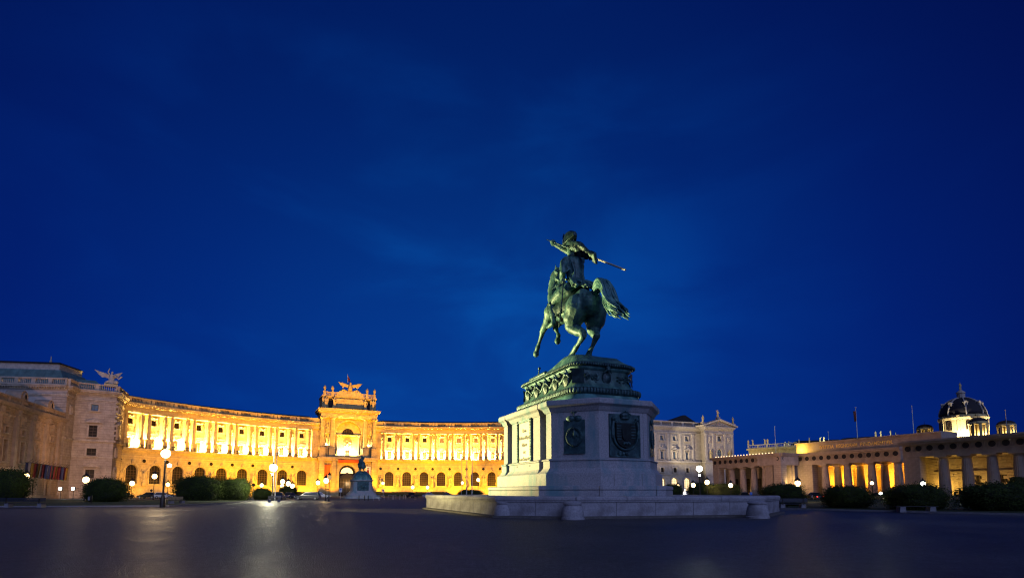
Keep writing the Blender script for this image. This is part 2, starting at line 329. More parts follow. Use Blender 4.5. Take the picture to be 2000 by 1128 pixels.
# =================================================================== CURVED PALACE
CX,CYY,RAD=-21.5,116.5,91.0
TW=R(115.75); DPH=R(4.1); KH=math.tan(DPH/2)
def arcp(phi,y=0): return (CX+(RAD+y)*math.cos(phi),CYY+(RAD+y)*math.sin(phi))
def relief_fn(seed,a,fr=3.0):
    def f(u,v):
        n=noise.noise((u*fr+seed*7.1,v*fr,seed)); n2=noise.noise((u*fr*2.3,v*fr*2.3+seed*3,seed+5))
        e=max(0,1-max(abs(u),abs(v))**6)
        return a*e*max(0,.35+n*1.4+n2*.7)
    return f
def win_frame(w,h,arch,nx,nz,t=.09,d=.10):
    b=MB(); r=w/2
    zs=h-r if arch else h
    b.box(-r,-r+t,0,d,0,zs); b.box(r-t,r,0,d,0,zs); b.box(-r+t,r-t,0,d,0,t)
    if arch:
        n=10
        for i in range(n):
            a0,a1=PI*i/n,PI*(i+1)/n; q=[(-r*math.cos(a0),zs+r*math.sin(a0)),(-r*math.cos(a1),zs+r*math.sin(a1)),(-(r-t)*math.cos(a1),zs+(r-t)*math.sin(a1)),(-(r-t)*math.cos(a0),zs+(r-t)*math.sin(a0))]
            b.prism(q,0,d)
        b.box(-r+t,r-t,.005,d-.005,zs-t/2,zs+t/2)
    else: b.box(-r+t,r-t,0,d,h-t,h)
    for i in range(1,nx):
        x=-r+w*i/nx; zt=zs+(math.sqrt(max(0,r*r-x*x))-t if arch else -t); b.box(x-t*.4,x+t*.4,.01,d-.01,t,zt)
    for j in range(1,nz):
        z=zs*j/nz; b.box(-r+t,r-t,.015,d-.015,z-t*.4,z+t*.4)
    return b
def pane(w,h,arch):
    r=w/2; zs=h-r if arch else h; pts=[(-r,0),(r,0),(r,zs)]
    if arch: pts+=[(r*math.cos(PI*i/10),zs+r*math.sin(PI*i/10)) for i in range(1,10)]
    pts.append((-r,zs)); b=MB(); b.add([(x,0,z) for x,z in pts],[tuple(range(len(pts)))]); return b
WC={}
def window(par,x,z0,w,h,arch=False,nx=2,nz=2,y=.3,glass='glass',frame='frame',name='window',T=None):
    k=(w,h,arch,nx,nz,glass,frame)
    if k not in WC: WC[k]=(win_frame(w,h,arch,nx,nz).mesh('window_frame',frame),pane(w,h,arch).mesh('pane',glass))
    T=T or (0,0,0); c,s=math.cos(T[2]),math.sin(T[2])
    o=ob(name,WC[k][0],par,(T[0]+x*c-y*s,T[1]+x*s+y*c,z0),T[2]); ob('pane',WC[k][1],o,(0,.06,0)); return o
def put(par,name,me,x,y,z,T,rz=0,sc=None):
    c,s=math.cos(T[2]),math.sin(T[2]); return ob(name,me,par,(T[0]+x*c-y*s,T[1]+x*s+y*c,z),T[2]+rz,None,sc)
def surround(w,h,arch=False,hood=None,t=.28,d=.16,sill=True):
    b=MB(); r=w/2; zs=h-r if arch else h
    b.box(-r-t,-r,-d,0,0,zs); b.box(r,r+t,-d,0,0,zs)
    if arch:
        n=11
        for i in range(n):
            a0,a1=PI*(i+.06)/n,PI*(i+.94)/n; R2=r+t*2.0
            b.prism([(-r*math.cos(a0),zs+r*math.sin(a0)),(-r*math.cos(a1),zs+r*math.sin(a1)),(-R2*math.cos(a1),zs+R2*math.sin(a1)),(-R2*math.cos(a0),zs+R2*math.sin(a0))],-d*(1.5 if i==5 else 1),0)
    else: b.box(-r-t,r+t,-d,0,h,h+t)
    if sill: b.box(-r-t*1.3,r+t*1.3,-d*1.8,0,-t*.8,0)
    zt=h+t+.25
    if hood=='tri': 
        W_=r+t+.4; b.box(-W_,W_,-.85,0,zt,zt+.22); b.prism([(-W_,zt+.22),(W_,zt+.22),(0,zt+1.05)],-.75,0)
        b.box(-W_+.15,-W_+.45,-.38,0,h-.4,zt); b.box(W_-.45,W_-.15,-.38,0,h-.4,zt)
    if hood=='seg':
        W_=r+t+.35; b.box(-W_,W_,-.5,0,zt,zt+.18)
        P_=[(W_*math.cos(PI*(.5-.5*i/8)) if 0 else W_*math.cos(PI*i/8),zt+.18+.85*math.sin(PI*i/8)) for i in range(9)]; b.prism(P_,-.45,0)
    return b
def balrow(x0,x1,z0,z1,n,y=0,r=.11):
    b=MB(); h=z1-z0
    for i in range(n):
        x=x0+(x1-x0)*(i+.5)/n; b.lathe([(r*.7,0),(r*1.15,h*.3),(r*.55,h*.62),(r*.9,h)],6,(x,y,z0),cap=False)
    return b
def figure(seed=0,h=2.4,arm=1):
    rr=random.Random(seed); b=MB(); k=h/2.4
    pr=[(.36,0),(.40,.25),(.30,.8),(.27,1.2),(.23,1.45),(.30,1.75),(.26,1.98),(.10,2.05),(.09,2.12)]
    vs=[];n=10;rs=[]
    for r,z in pr: rs.append([((r*(1+.22*math.sin(i*2.7+seed+z*2))*math.cos(2*PI*i/n)*k),(r*.75*(1+.2*math.cos(i*3.1+seed))*math.sin(2*PI*i/n)*k),z*k) for i in range(n)])
    b.rings(rs); b.ball((0,0,2.26*k),(.13*k,.14*k,.17*k),8,6)
    s=1 if rr.random()<.5 else -1
    b.tube([(s*.28*k,0,1.9*k),(s*.46*k,-.1*k,1.55*k),(s*.30*k,-.3*k,1.3*k)],[.09*k,.08*k,.06*k],6)
    if arm: b.tube([(-s*.28*k,0,1.9*k),(-s*.55*k,0,2.1*k),(-s*.62*k,-.05*k,2.5*k)],[.09*k,.075*k,.05*k],6)
    else: b.tube([(-s*.28*k,0,1.9*k),(-s*.40*k,-.05*k,1.5*k),(-s*.36*k,-.15*k,1.1*k)],[.09*k,.08*k,.06*k],6)
    return b
FIG=[figure(i,2.6,i%2).mesh('draped_figure','palp','auto') for i in range(4)]
palace=thing('curved_palace','vast golden floodlit palace with a concave colonnaded front and a central arched portal','palace')
# shared meshes of a bay
w0=MB()
def conv(z): return z
wl=RAD*KH
b=MB(); b.wall(-wl,wl,2.2,13.1,[(0,3.25,3.85,9.2,True)],0,.6); me_lower=b.mesh('wall_segment','pal')
b=MB(); b.tbox(KH,-.35,.3,0,2.2); b.tbox(KH,-.14,-.001,2.2,2.55); me_base=b.mesh('base_course','palp')
b=MB(); b.tbox(KH,-.16,-.001,11.35,11.75); b.tbox(KH,-.3,-.001,12.75,13.1); b.tbox(KH,-.95,3.0,13.1,13.4); b.tbox(KH,-1.1,3.0,13.4,13.8); me_ledge=b.mesh('balcony_ledge','palp')
wb=(RAD+2.3)*KH
b=MB(); b.wall(-wb,wb,13.8,24,[(0,1.5,14.2,17.0),(0,1.45,20.7,22.4)],2.3,.4); me_back=b.mesh('loggia_wall','palp')
b=MB(); b.tbox(KH,-.15,3.0,23.9,24.5); b.tbox(KH,-.25,3.0,24.5,25.4); me_ent=b.mesh('entablature','palp')
b=MB(); b.tbox(KH,-.5,3,25.4,25.75)
for i in range(14):
    x=-wl+(i+.5)*2*wl/14; b.box(x-.12,x+.12,-.95,-.501,25.5,25.745)
b.tbox(KH,-1.15,3,25.75,26.15); b.tbox(KH,-1.35,3,26.15,26.4); me_corn=b.mesh('cornice','palp')
b=MB(); b.tbox(KH,-.55,.1,26.4,26.75); b.tbox(KH,-.6,.15,27.75,28.1)
for x0,x1 in ((-wl,-2.6),(-1.75,-1.3),(1.3,1.75),(2.6,wl)):
    pass
for x,w in ((-2.0,.42),(2.0,.42),(-wl+.28,.27),(wl-.28,.27)): b.box(x-w,x+w,-.5,.05,26.75,27.75)
me_par=b.mesh('parapet','palp')
b=balrow(-1.58,1.58,26.75,27.75,8,-.2); b2=balrow(2.42,wl-.55,26.75,27.75,2,-.2); b.add(b2.v,b2.f); me_bal=b.mesh('balustrade','palp')
b=MB(); b.add([(-(RAD+.4)*KH,.4,26.9),((RAD+.4)*KH,.4,26.9),((RAD+6)*KH,6,29.4),(-(RAD+6)*KH,6,29.4)],[(0,1,2,3)]); b.tbox(KH,6,16,25,29.4); me_roof=b.mesh('roof_panel','slate')
b=MB(); b.lathe([(.50,0),(.50,.12),(.47,.2),(.46,2.5),(.43,5.2),(.38,6.75)],14,cap=False); me_col=b.mesh('column','palp','auto')
b=MB()
for j,(zz_,rr_) in enumerate(((6.75,.42),(7.05,.5),(7.3,.6))):
    b.lathe([(.38,zz_-6.75+6.75),(rr_+.06,zz_+.22),(rr_-.1,zz_+.26)],8,flute=.25,cap=False)
b.box(-.62,.62,-.62,.62,7.52,7.68); me_cap=b.mesh('capital','palp')
b=MB(); b.box(-.72,.72,-.72,.72,0,.3); b.box(-.6,.6,-.6,.6,.3,2.35); b.box(-.72,.72,-.72,.72,2.35,2.55); me_ped=b.mesh('column_pedestal','palp')
me_sur_d=surround(1.5,2.8,False,'seg',.3,.18).mesh('window_surround','palp'); me_sur_w=surround(1.45,1.7,False,None,.25,.15).mesh('window_surround','palp')
me_sur_a=surround(3.25,5.35,True,None,.3,.14).mesh('arch_surround','palp')
b=MB()
b.lathe([(.50,0),(.66,.0),(.70,.14),(.56,.18),(.52,.1)],16,cap=False); me_ocr=b.mesh('oculus_ring','palp')
b=MB(); b.lathe([(.02,.03),(.52,.03)],16,cap=False); me_ocg=b.mesh('pane','glass')
b=MB(); b.grid(2.1,4.0,14,26,relief_fn(3,.35,2.6)); b.box(-1.2,1.2,-.12,-.001,2.05,2.25); b.box(-1.2,1.2,-.12,-.001,-2.3,-2.05); me_rel=b.mesh('relief_panel','palp')
b=MB(); b.grid(1.1,2.2,8,14,relief_fn(9,.4,2.2)); me_tro=b.mesh('trophy_relief','palp')
b=MB(); b.grid(2.2,.8,12,5,relief_fn(5,.4,2.2)); me_fest=b.mesh('festoon','palp')
b=MB(); b.lathe([(.14,0),(.08,.3),(.05,.5),(.04,2.4)],6); b.lathe([(.05,2.4),(.17,2.5),(.2,2.85),(.05,3.05)],6); me_cand=b.mesh('balcony_lantern','iron')
b=MB(); b.prism([(-.3,0),(.3,0),(.42,.95),(-.42,.95)],-.5,0); b.ball((0,-.42,.5),(.28,.25,.35),8,6); me_key=b.mesh('keystone_mask','palp')
b=balrow(-2.6,2.6,13.9,14.7,14,-.75,.08); b.box(-2.7,2.7,-.85,-.65,14.7,14.82); me_railing=b.mesh('balcony_railing','iron')
YL=(1,.425,.003)
def bay(phi,k,side):
    x,y=arcp(phi); T=(x,y,phi-PI/2)
    put(palace,'wall_segment',me_lower,0,0,0,T); put(palace,'base_course',me_base,0,0,0,T); put(palace,'balcony_ledge',me_ledge,0,0,0,T)
    put(palace,'loggia_wall',me_back,0,0,0,T); put(palace,'entablature',me_ent,0,0,0,T); put(palace,'cornice',me_corn,0,0,0,T)
    put(palace,'parapet',me_par,0,0,0,T); put(palace,'balustrade',me_bal,0,0,0,T); put(palace,'roof_panel',me_roof,0,0,0,T)
    lit=side==1 and k>1 or side==-1 and k in(2,3,4,5)
    window(palace,0,3.85,3.25,5.35,True,4,5,.45,'glass',T=T,name='arched_window')
    window(palace,0,14.2,1.5,2.8,False,2,3,2.5,'glass',T=T,name='balcony_window'); window(palace,0,20.7,1.45,1.7,False,2,2,2.5,'glow' if side==1 and k>2 else 'glass',T=T)
    put(palace,'window_surround',me_sur_d,0,2.3,14.2,T); put(palace,'window_surround',me_sur_w,0,2.3,20.7,T); put(palace,'arch_surround',me_sur_a,0,0,3.85,T)
    put(palace,'keystone_mask',me_key,0,0,9.4,T); put(palace,'festoon',me_fest,0,2.25,23.0,T)
    for s in (-1,1):
        c=put(palace,'column',me_col,s*2.2,.35,16.45,T); ob('capital',me_cap,c,(0,0,-.1)); ob('column_pedestal',me_ped,c,(0,0,-2.6))
        pl=put(palace,'pilaster',me_pil,s*2.2,2.3,13.8,T)
    o=ob('oculus',me_ocr,palace,(x-wl*math.cos(T[2]),y-wl*math.sin(T[2]),10.3),0,(PI/2,0,T[2]+DPH/2)); ob('pane',me_ocg,o)
    c_,s_=math.cos(T[2]),math.sin(T[2])
    put(palace,'relief_panel',me_rel,-wl,-.02,6.1,T); 
    st=put(palace,'statue',FIG[(k+(side>0)*2)%4],-wl+.1,-.62,4.1,T,PI*0,1.25)
    put(palace,'statue_bracket',me_brk,-wl,-.02,3.2,T)
    put(palace,'trophy_relief',me_tro,-wl,2.24,21.2,T); put(palace,'balcony_lantern',me_cand,1.25,-.6,13.8,T)
    put(palace,'balcony_railing',me_railing,0,-.1,0,T)
b=MB(); b.box(-.48,.48,-.2,.001,0,2.6); b.box(-.42,.42,-.16,.001,2.6,9.5); b.box(-.5,.5,-.24,.001,9.5,10.1); me_pil=b.mesh('pilaster','palp')
b=MB(); b.box(-.6,.6,-1.1,0,.7,.9); b.prism([(-.45,0),(.45,0),(.55,.7),(-.55,.7)],-.9,0); me_brk=b.mesh('statue_bracket','palp')
for k in range(9): bay(TW+R(9.8)+DPH*k,k,-1)
for k in range(10): bay(TW-R(9.8)-DPH*k,k,1)
for sgn in (-1,1):
    a_=TW+sgn*R(7.75); c_=TW+sgn*R(5.6); p0,p1=(arcp(a_),arcp(c_)) if sgn>0 else (arcp(c_),arcp(a_)); Tq=(p0[0],p0[1],math.atan2(p1[1]-p0[1],p1[0]-p0[0])); Lq=math.hypot(p1[0]-p0[0],p1[1]-p0[1])
    b=MB(); b.box(0,Lq,.05,6,0,13.4); b.box(0,Lq,-.8,6,13.4,13.8); b.box(0,Lq,.4,6,13.8,24.2); b.box(0,Lq,-.3,6,24.2,25.6); b.box(0,Lq,-1.1,6,25.6,26.4); b.box(0,Lq,-.5,6,26.4,28.1); put(palace,'link_wall',b.mesh('link_wall','palp'),0,0,0,Tq)
# floodlights of the arc: long uplights on the loggia floor, one for two bays; floods in front
def aim(p,q): return (Vector(q)-Vector(p)).to_track_quat('-Z','Y').to_euler()
for side,ks in ((-1,(.5,2.5,4.5,6.5,8)),(1,(.5,2.5,4.5,6.5,8.5))):
    for k in ks:
        phi=TW-side*(R(9.8)+DPH*k); p=arcp(phi,1.1); ln=5.6 if k==8 else 12.0
        light('AREA',(p[0],p[1],13.95),(p[0],p[1],20),(20000 if k==8 else 40000),(1,.60,.15),ln,.25).rotation_euler=aim((*p,14),(*arcp(phi,2.0),24))
    for k in (-.1,2,4,6,8):
        phi=TW-side*(R(9.8)+DPH*k); q=arcp(phi,-7.5); far=side==-1 and k>5
        light('SPOT',(q[0],q[1],2.4),(*arcp(phi,0),7.5),(5000 if far else 12500)*(1.15 if k==4 else 1),(1,.45,.06) if far else YL,.3,spot=R(125))
    for k in (1,3.5,6.2):
        phi=TW-side*(R(9.8)+DPH*k); q=arcp(phi,-30); far=side==-1 and k>6
        light('SPOT',(q[0],q[1],5.0),(*arcp(phi,0),23),(28000 if far else 58000),(1,.40,.005),.4,spot=R(62))
# ---- central tower
tx,ty=arcp(TW); T=(tx,ty,TW-PI/2); HW=9.9; FY=-3.2
b=MB(); b.wall(-HW,HW,0,14.0,[(0,6.0,0,11.3,True)],FY,2.5); b.box(-HW,-HW+.01,FY+.002,6,0,14); b.box(HW-.01,HW,FY+.002,6,0,14); put(palace,'portal_wall',b.mesh('portal_wall','pal'),0,0,0,T)
b=MB()
for x,w in ((-9.2,.9),(-5.0,.75),(5.0,.75),(9.2,.9)):
    b=MB(); b.box(x-w,x+w,FY-1.0,FY-.002,0,12.6)
    for i in range(18): b.box(x-w-.05,x+w+.05,FY-1.06,FY-1.001,1.6+i*.6,1.6+i*.6+.5)
    b.box(x-w-.15,x+w+.15,FY-1.15,FY-.002,0,1.5)
    put(palace,'portal_pier',b.mesh('portal_pier','pal'),0,0,0,T)
b=MB(); b.box(-HW-.5,HW+.5,FY-1.3,2,12.6,13.3); b.box(-HW-.8,HW+.8,FY-1.6,2,13.3,14.0); b.box(-HW-.2,HW+.2,FY-1.1,2,14.0,14.2); put(palace,'portal_cornice',b.mesh('portal_cornice','palp'),0,0,0,T)
b=MB(); b.wall(-HW+.4,HW-.4,14.2,28.6,[(0,9.0,14.6,27.3,True),(-7.45,1.8,18.2,22.6),(7.45,1.8,18.2,22.6)],FY+1.0,1.6)
b.box(-HW+.4,-HW+.41,FY+1.002,7,14.2,28.6); b.box(HW-.41,HW-.4,FY+1.002,7,14.2,28.6); put(palace,'tower_wall',b.mesh('tower_wall','pal'),0,0,0,T)
b=MB(); b.wall(-4.5,4.5,14.6,28,[(0,1.6,14.6,16.9),(0,4.2,22.6,24.9,True)],FY+2.6,.3); put(palace,'loggia_wall',b.mesh('loggia_wall','palp'),0,0,0,T)
for x in (-7.45,7.45):
    b=MB(); b.add([(-.9,0,0),(.9,0,0),(.9,0,4.4),(-.9,0,4.4)],[(0,1,2,3)]); put(palace,'niche_back',b.mesh('niche_back','palp'),x,FY+2.6,18.2,T)
    put(palace,'statue',FIG[1],x,FY+1.7,18.5,T,0,1.15)
    bb=MB(); bb.grid(1.3,3.2,8,18,relief_fn(x,.5,2.2)); put(palace,'trophy_relief',bb.mesh('trophy_relief','palp'),x,FY+.98,25.4,T)
window(palace,0,14.6,1.6,2.3,False,2,2,FY+2.7,T=T,name='balcony_window'); window(palace,0,22.6,4.2,2.3,True,5,1,FY+2.7,T=T,name='lunette_window')
b=MB(); b.grid(3.2,4.2,16,20,lambda u,v: max(0,1-u*u-v*v)*.9*(.7+.6*noise.noise((u*3,v*3,2)))); put(palace,'shield_relief',b.mesh('shield_relief','palp','auto'),0,FY+2.58,19.4,T)
b=MB(); 
for i in range(17):
    a0,a1=PI*(i+.05)/17,PI*(i+.95)/17; zs=27.3-4.5
    b.prism([(-4.5*math.cos(a0),zs+4.5*math.sin(a0)),(-4.5*math.cos(a1),zs+4.5*math.sin(a1)),(-5.2*math.cos(a1),zs+5.2*math.sin(a1)),(-5.2*math.cos(a0),zs+5.2*math.sin(a0))],FY+.75,FY+.999)
b.box(-4.6,4.6,FY+1.2,FY+2.5,22.1,22.5); put(palace,'arch_surround',b.mesh('arch_surround','palp'),0,0,0,T)
b=MB(); b.lathe([(.95,0),(.95,.25),(.82,.4),(.80,3),(.68,10.0)],18,cap=False); me_big=b.mesh('column','palp','auto')
b=MB()
for zz_,rr_ in ((10.0,.85),(10.5,1.0)): b.lathe([(.7,zz_),(rr_,zz_+.4),(rr_-.15,zz_+.5)],8,flute=.25,cap=False)
b.box(-1.05,1.05,-1.05,1.05,11.0,11.3); me_bigc=b.mesh('capital','palp')
b=MB(); b.box(-1.15,1.15,-1.15,1.15,0,.5); b.box(-1.0,1.0,-1.0,1.0,.5,3.0); b.box(-1.15,1.15,-1.15,1.15,3.0,3.4); me_bigp=b.mesh('column_pedestal','palp')
for x in (-9.1,-5.85,5.85,9.1):
    c=put(palace,'column',me_big,x,FY-.1,17.3,T); ob('capital',me_bigc,c,(0,0,-.2)); ob('column_pedestal',me_bigp,c,(0,0,-3.3))
for x in (-4.0,4.0):
    c=put(palace,'column',me_col,x,FY+1.9,15.2,T); ob('capital',me_cap,c,(0,0,-.6))
b=MB(); b.box(-HW,HW,FY-.9,8,28.4,30.2); b.box(-HW-.4,HW+.4,FY-1.3,8,30.2,30.6)
for i in range(30): x=-HW+(i+.5)*2*HW/30; b.box(x-.17,x+.17,FY-1.75,FY-1.301,30.25,30.6)
b.box(-HW-.9,HW+.9,FY-2.0,8,30.6,31.2); b.box(-HW-1.1,HW+1.1,FY-2.2,8,31.2,31.5); put(palace,'tower_cornice',b.mesh('tower_cornice','palp'),0,0,0,T)
b=MB(); b.grid(2*HW-1,1.2,60,5,relief_fn(2,.22,6)); put(palace,'frieze_relief',b.mesh('frieze_relief','palp'),0,FY-.92,29.3,T)
b=MB(); b.wall(-HW+.3,HW-.3,31.5,36.0,[(-6.6,1.7,31.9,35.6),(6.6,1.7,31.9,35.6)],FY+.6,.9); b.box(-HW+.3,-HW+.31,FY+.602,7,31.5,36); b.box(HW-.31,HW-.3,FY+.602,7,31.5,36)
b.box(-5.0,5.0,FY+.2,FY+.599,32.2,35.5); b.box(-HW,HW,FY+.2,7,36.0,36.35); put(palace,'attic_wall',b.mesh('attic_wall','pal'),0,0,0,T)
for x in (-6.6,6.6):
    b=MB(); b.add([(-.85,0,0),(.85,0,0),(.85,0,3.7),(-.85,0,3.7)],[(0,1,2,3)]); put(palace,'niche_back',b.mesh('niche_back','slate'),x,FY+1.45,31.9,T)
for i,x in enumerate((-8.4,-5.5,5.5,8.4)): put(palace,'statue',FIG[i],x,FY-.35,31.7,T,0,1.55)
b=MB(); b.box(-HW+.3,HW-.3,FY+.3,FY+.7,37.55,37.8)
for x in (-HW+1,-6.2,-4.2,4.2,6.2,HW-1): b.box(x-.5,x+.5,FY+.2,FY+.8,36.35,37.9)
b.box(-3.9,3.9,FY+.1,FY+.9,36.35,38.3); put(palace,'parapet',b.mesh('parapet','palp'),0,0,0,T)
b=balrow(-8.3,-6.8,36.35,37.55,5,FY+.5,.14)
for a_,b_ in ((-5.7,-4.7),(4.7,5.7),(6.8,8.3)): q=balrow(a_,b_,36.35,37.55,3 if b_-a_<1.2 else 5,FY+.5,.14); b.add(q.v,q.f)
put(palace,'balustrade',b.mesh('balustrade','palp'),0,0,0,T)
b=MB(); b.lathe([(.3,0),(.42,.25),(.3,.5),(.5,.9),(.55,1.4),(.3,1.9),(.12,2.2)],10); me_urn=b.mesh('urn','palp','auto')
for x in (-HW+1,-6.2,6.2,HW-1): put(palace,'urn',me_urn,x,FY+.5,37.9,T)
# eagle on top
b=MB(); b.tube([(0,0,0),(0,-.1,1.2),(0,-.2,2.0),(0,-.3,2.5)],[.8,.85,.55,.35],10); b.ball((0,-.35,2.75),(.35,.45,.38),8,6)
for s in (-1,1):
    for i in range(7):
        t=i/6; b.tube([(s*.5,0,1.9-t*.5),(s*(2.0+1.0*(1-t)),0,2.6-t*.9),(s*(4.3-1.6*t),.1,2.9-t*1.9)],[.32,.34,.12],6,.5)
b.tube([(0,0,.3),(-.9,0,-.6)],[.3,.5],6); b.tube([(0,0,.3),(.9,0,-.6)],[.3,.5],6)
for s in (-1,1):b.tube([(s*1.2,-.1,-.3),(s*2.6,-.1,.2),(s*3.4,-.1,-.4)],[.35,.4,.2],7)
put(palace,'eagle_sculpture',b.mesh('eagle_sculpture','giltstat','auto'),0,FY+.5,38.7,T)
# portal canopy, doors, lit lunette
b=MB(); b.prism([(-3.1,6.6),(3.1,6.6),(0,8.6)],FY+1.0,FY+2.4); b.box(-3.0,3.0,FY+1.4,FY+2.4,6.2,6.6); put(palace,'portal_canopy',b.mesh('portal_canopy','iron'),0,0,0,T)
window(palace,0,0,6.0,11.3,True,6,5,FY+2.45,'glass',T=T,name='portal_screen')
b=MB(); b.add([(-2.2*math.cos(PI*i/12),0,2.2*math.sin(PI*i/12)) for i in range(13)],[tuple(range(13))]); put(palace,'lit_lunette',b.mesh('lit_lunette','archglow'),0,FY+2.3,8.3,T)
def banner(x,z0,z1,w,m,lab,group=None):
    c,s=math.cos(T[2]),math.sin(T[2]); yy=FY-.25 if abs(x)>1 else FY-1.5
    b=MB(); nx=6;nz=12;vs=[];fs=[]
    for j in range(nz+1):
        for i in range(nx+1): vs.append(((i/nx-.5)*w,.05*math.sin(i*1.9+j*.4),(z1-z0)*j/nz))
    for j in range(nz):
        for i in range(nx): a=j*(nx+1)+i; fs.append((a,a+1,a+nx+2,a+nx+1))
    b.add(vs,fs); b.k=1; b.tube([(-w/2-.1,0,z1-z0),(w/2+.1,0,z1-z0)],.06,6)
    return tag(ob('banner',b.mesh('banner',[m,'iron']),None,(tx+x*c-yy*s,ty+x*s+yy*c,z0),T[2]),lab,'banner',group)
banner(-7.1,5.6,11.3,2.0,'cloth_orange','tall orange banner hanging on the portal front, left of the arch')
bw=banner(7.1,4.2,11.0,1.9,'signwhite','tall white banner with a reddish robed figure, right of the portal arch')
banner(0,12.0,13.2,7.4,'cloth_orange','wide orange banner stretched over the central portal arch')
b=MB(); b.tube([(0,0,.6),(.1,0,2.2),(0,0,3.4)],[.45,.5,.3],8,.15); b.ball((0,0,3.9),(.25,.04,.3),8,6); b.tube([(-.2,0,.6),(-.4,0,-1.6)],[.25,.12],6,.2); b.tube([(.2,0,.6),(.3,0,-1.6)],[.25,.12],6,.2); b.tube([(-.2,0,2.9),(-.6,0,2.2),(-.1,0,1.9)],[.16,.14,.1],6,.3)
ob('printed_figure',b.mesh('printed_figure','cloth_red'),bw,(0,-.12,2.0))
for x,y_,z_,tz,en,sz,cc in ((0,FY+1.6,14.8,26,7000,6.5,(1,.70,.30)),(-7.45,FY+1.2,18.3,26,700,1.4,(1,.7,.3)),(7.45,FY+1.2,18.3,26,700,1.4,(1,.7,.3))):
    c,s=math.cos(T[2]),math.sin(T[2]); light('AREA',(tx+x*c-y_*s,ty+x*s+y_*c,z_),(tx+x*c-(y_+.5)*s,ty+x*s+(y_+.5)*c,tz),en,cc,sz,.4)
for x,y_,z_,to,en,an in ((-7,-14,.5,10,20000,60),(7,-14,.5,10,20000,60),(-5,-34,6,31,110000,34),(5,-34,6,31,110000,34)):
    c,s=math.cos(T[2]),math.sin(T[2]); light('SPOT',(tx+x*c-y_*s,ty+x*s+y_*c,z_),(tx+x*.6*c,ty+x*.6*s,to),en,(1,.42,.006),.4,spot=R(an))
light('POINT',(tx+1.5*math.cos(T[2]),ty-1.5,4.5),None,900,(1,.75,.4),.3)
# flag on the tower
fl=thing('flag','small red and white flag on the pole above the gilded eagle','flag',(tx-FY*math.sin(T[2])*-1-.0,ty,41.8))
fl.location=(tx+.5*math.sin(T[2])*0,ty-2.0,41.6)
b=MB(); b.tube([(0,0,0),(0,0,3.4)],.09,6); ob('pole',b.mesh('pole','pole'),fl)
b=MB(); b.add([(0.05,0,1.0),(.9,.15,.4),(.8,.2,1.6),(.05,0,3.0)],[(0,1,2,3)]); b.add([(.1,.03,1.4),(.75,.2,1.0),(.6,.22,1.7),(.1,.03,2.2)],[(0,1,2,3)]); b.m[1]=1; ob('cloth',b.mesh('cloth',['cloth_red','cloth_white']),fl)
# ---------------------------------------------------------------- generic straight façade
def frame_of(p0,p1): return (p0[0],p0[1],math.atan2(p1[1]-p0[1],p1[0]-p0[0])),math.hypot(p1[0]-p0[0],p1[1]-p0[1])
def facade(par,p0,p1,H,holes=(),strings=(),wallm='pav',trim='pavp',corn=1.0,par_h=1.7,bal=True,z0=0,glass='glass',nbal=None,quoins=True):
    T,L=frame_of(p0,p1)
    put(par,'wall',MB().wall(0,L,z0,H,[h[:5] for h in holes],0,.45).mesh('wall',wallm),0,0,0,T)
    b=MB()
    for z,pr,hh in strings+type(strings)([(H-1.9,.25,.4)]): q=MB(); q.box(0,L,-pr,-.002,z,z+hh); put(par,'string_course',q.mesh('string_course',trim),0,0,0,T)
    b.box(0,L,-.35*corn,-.002,H-.5,H)
    n=max(3,int(L/.55))
    for i in range(n): x=(i+.5)*L/n; b.box(x-.13,x+.13,-.75*corn,-.001,H-.28,H)
    b.box(-.2,L+.2,-1.0*corn,1.0,H,H+.35); b.box(-.3,L+.3,-1.2*corn,1.0,H+.35,H+.6); put(par,'cornice',b.mesh('cornice',trim),0,0,0,T)
    if par_h:
        zb=H+.6; b=MB(); b.box(0,L,-.5,.1,zb,zb+.3); b.box(0,L,-.55,.15,zb+par_h-.3,zb+par_h)
        nb=nbal or max(1,int(L/3.2)); pw=.42
        for i in range(nb+1): x=i*L/nb; b.box(max(0,x-pw),min(L,x+pw),-.48,.08,zb+.3,zb+par_h-.3)
        put(par,'parapet',b.mesh('parapet',trim),0,0,0,T)
        r_=balrow(pw,L/nb-pw,zb+.3,zb+par_h-.3,max(2,int((L/nb-2*pw)/.38)),-.2).mesh('balustrade',trim)
        for i in range(nb): put(par,'balustrade',r_,i*L/nb,0,0,T)
    for h in holes:
        x,w,a_,z_=h[:4]; arch=len(h)>4 and h[4]; hood=h[5] if len(h)>5 else None; gl=h[6] if len(h)>6 else glass
        window(par,x,a_,w,z_-a_,bool(arch),2 if w<2.6 else 3,2 if z_-a_<2.2 else 4,.3,gl,T=T)
        key=('s',w,z_-a_,bool(arch),hood,trim)
        if key not in WC: WC[key]=surround(w,z_-a_,bool(arch),hood,.34,.28).mesh('window_surround',trim)
        put(par,'window_surround',WC[key],x,0,a_,T)
    return T,L
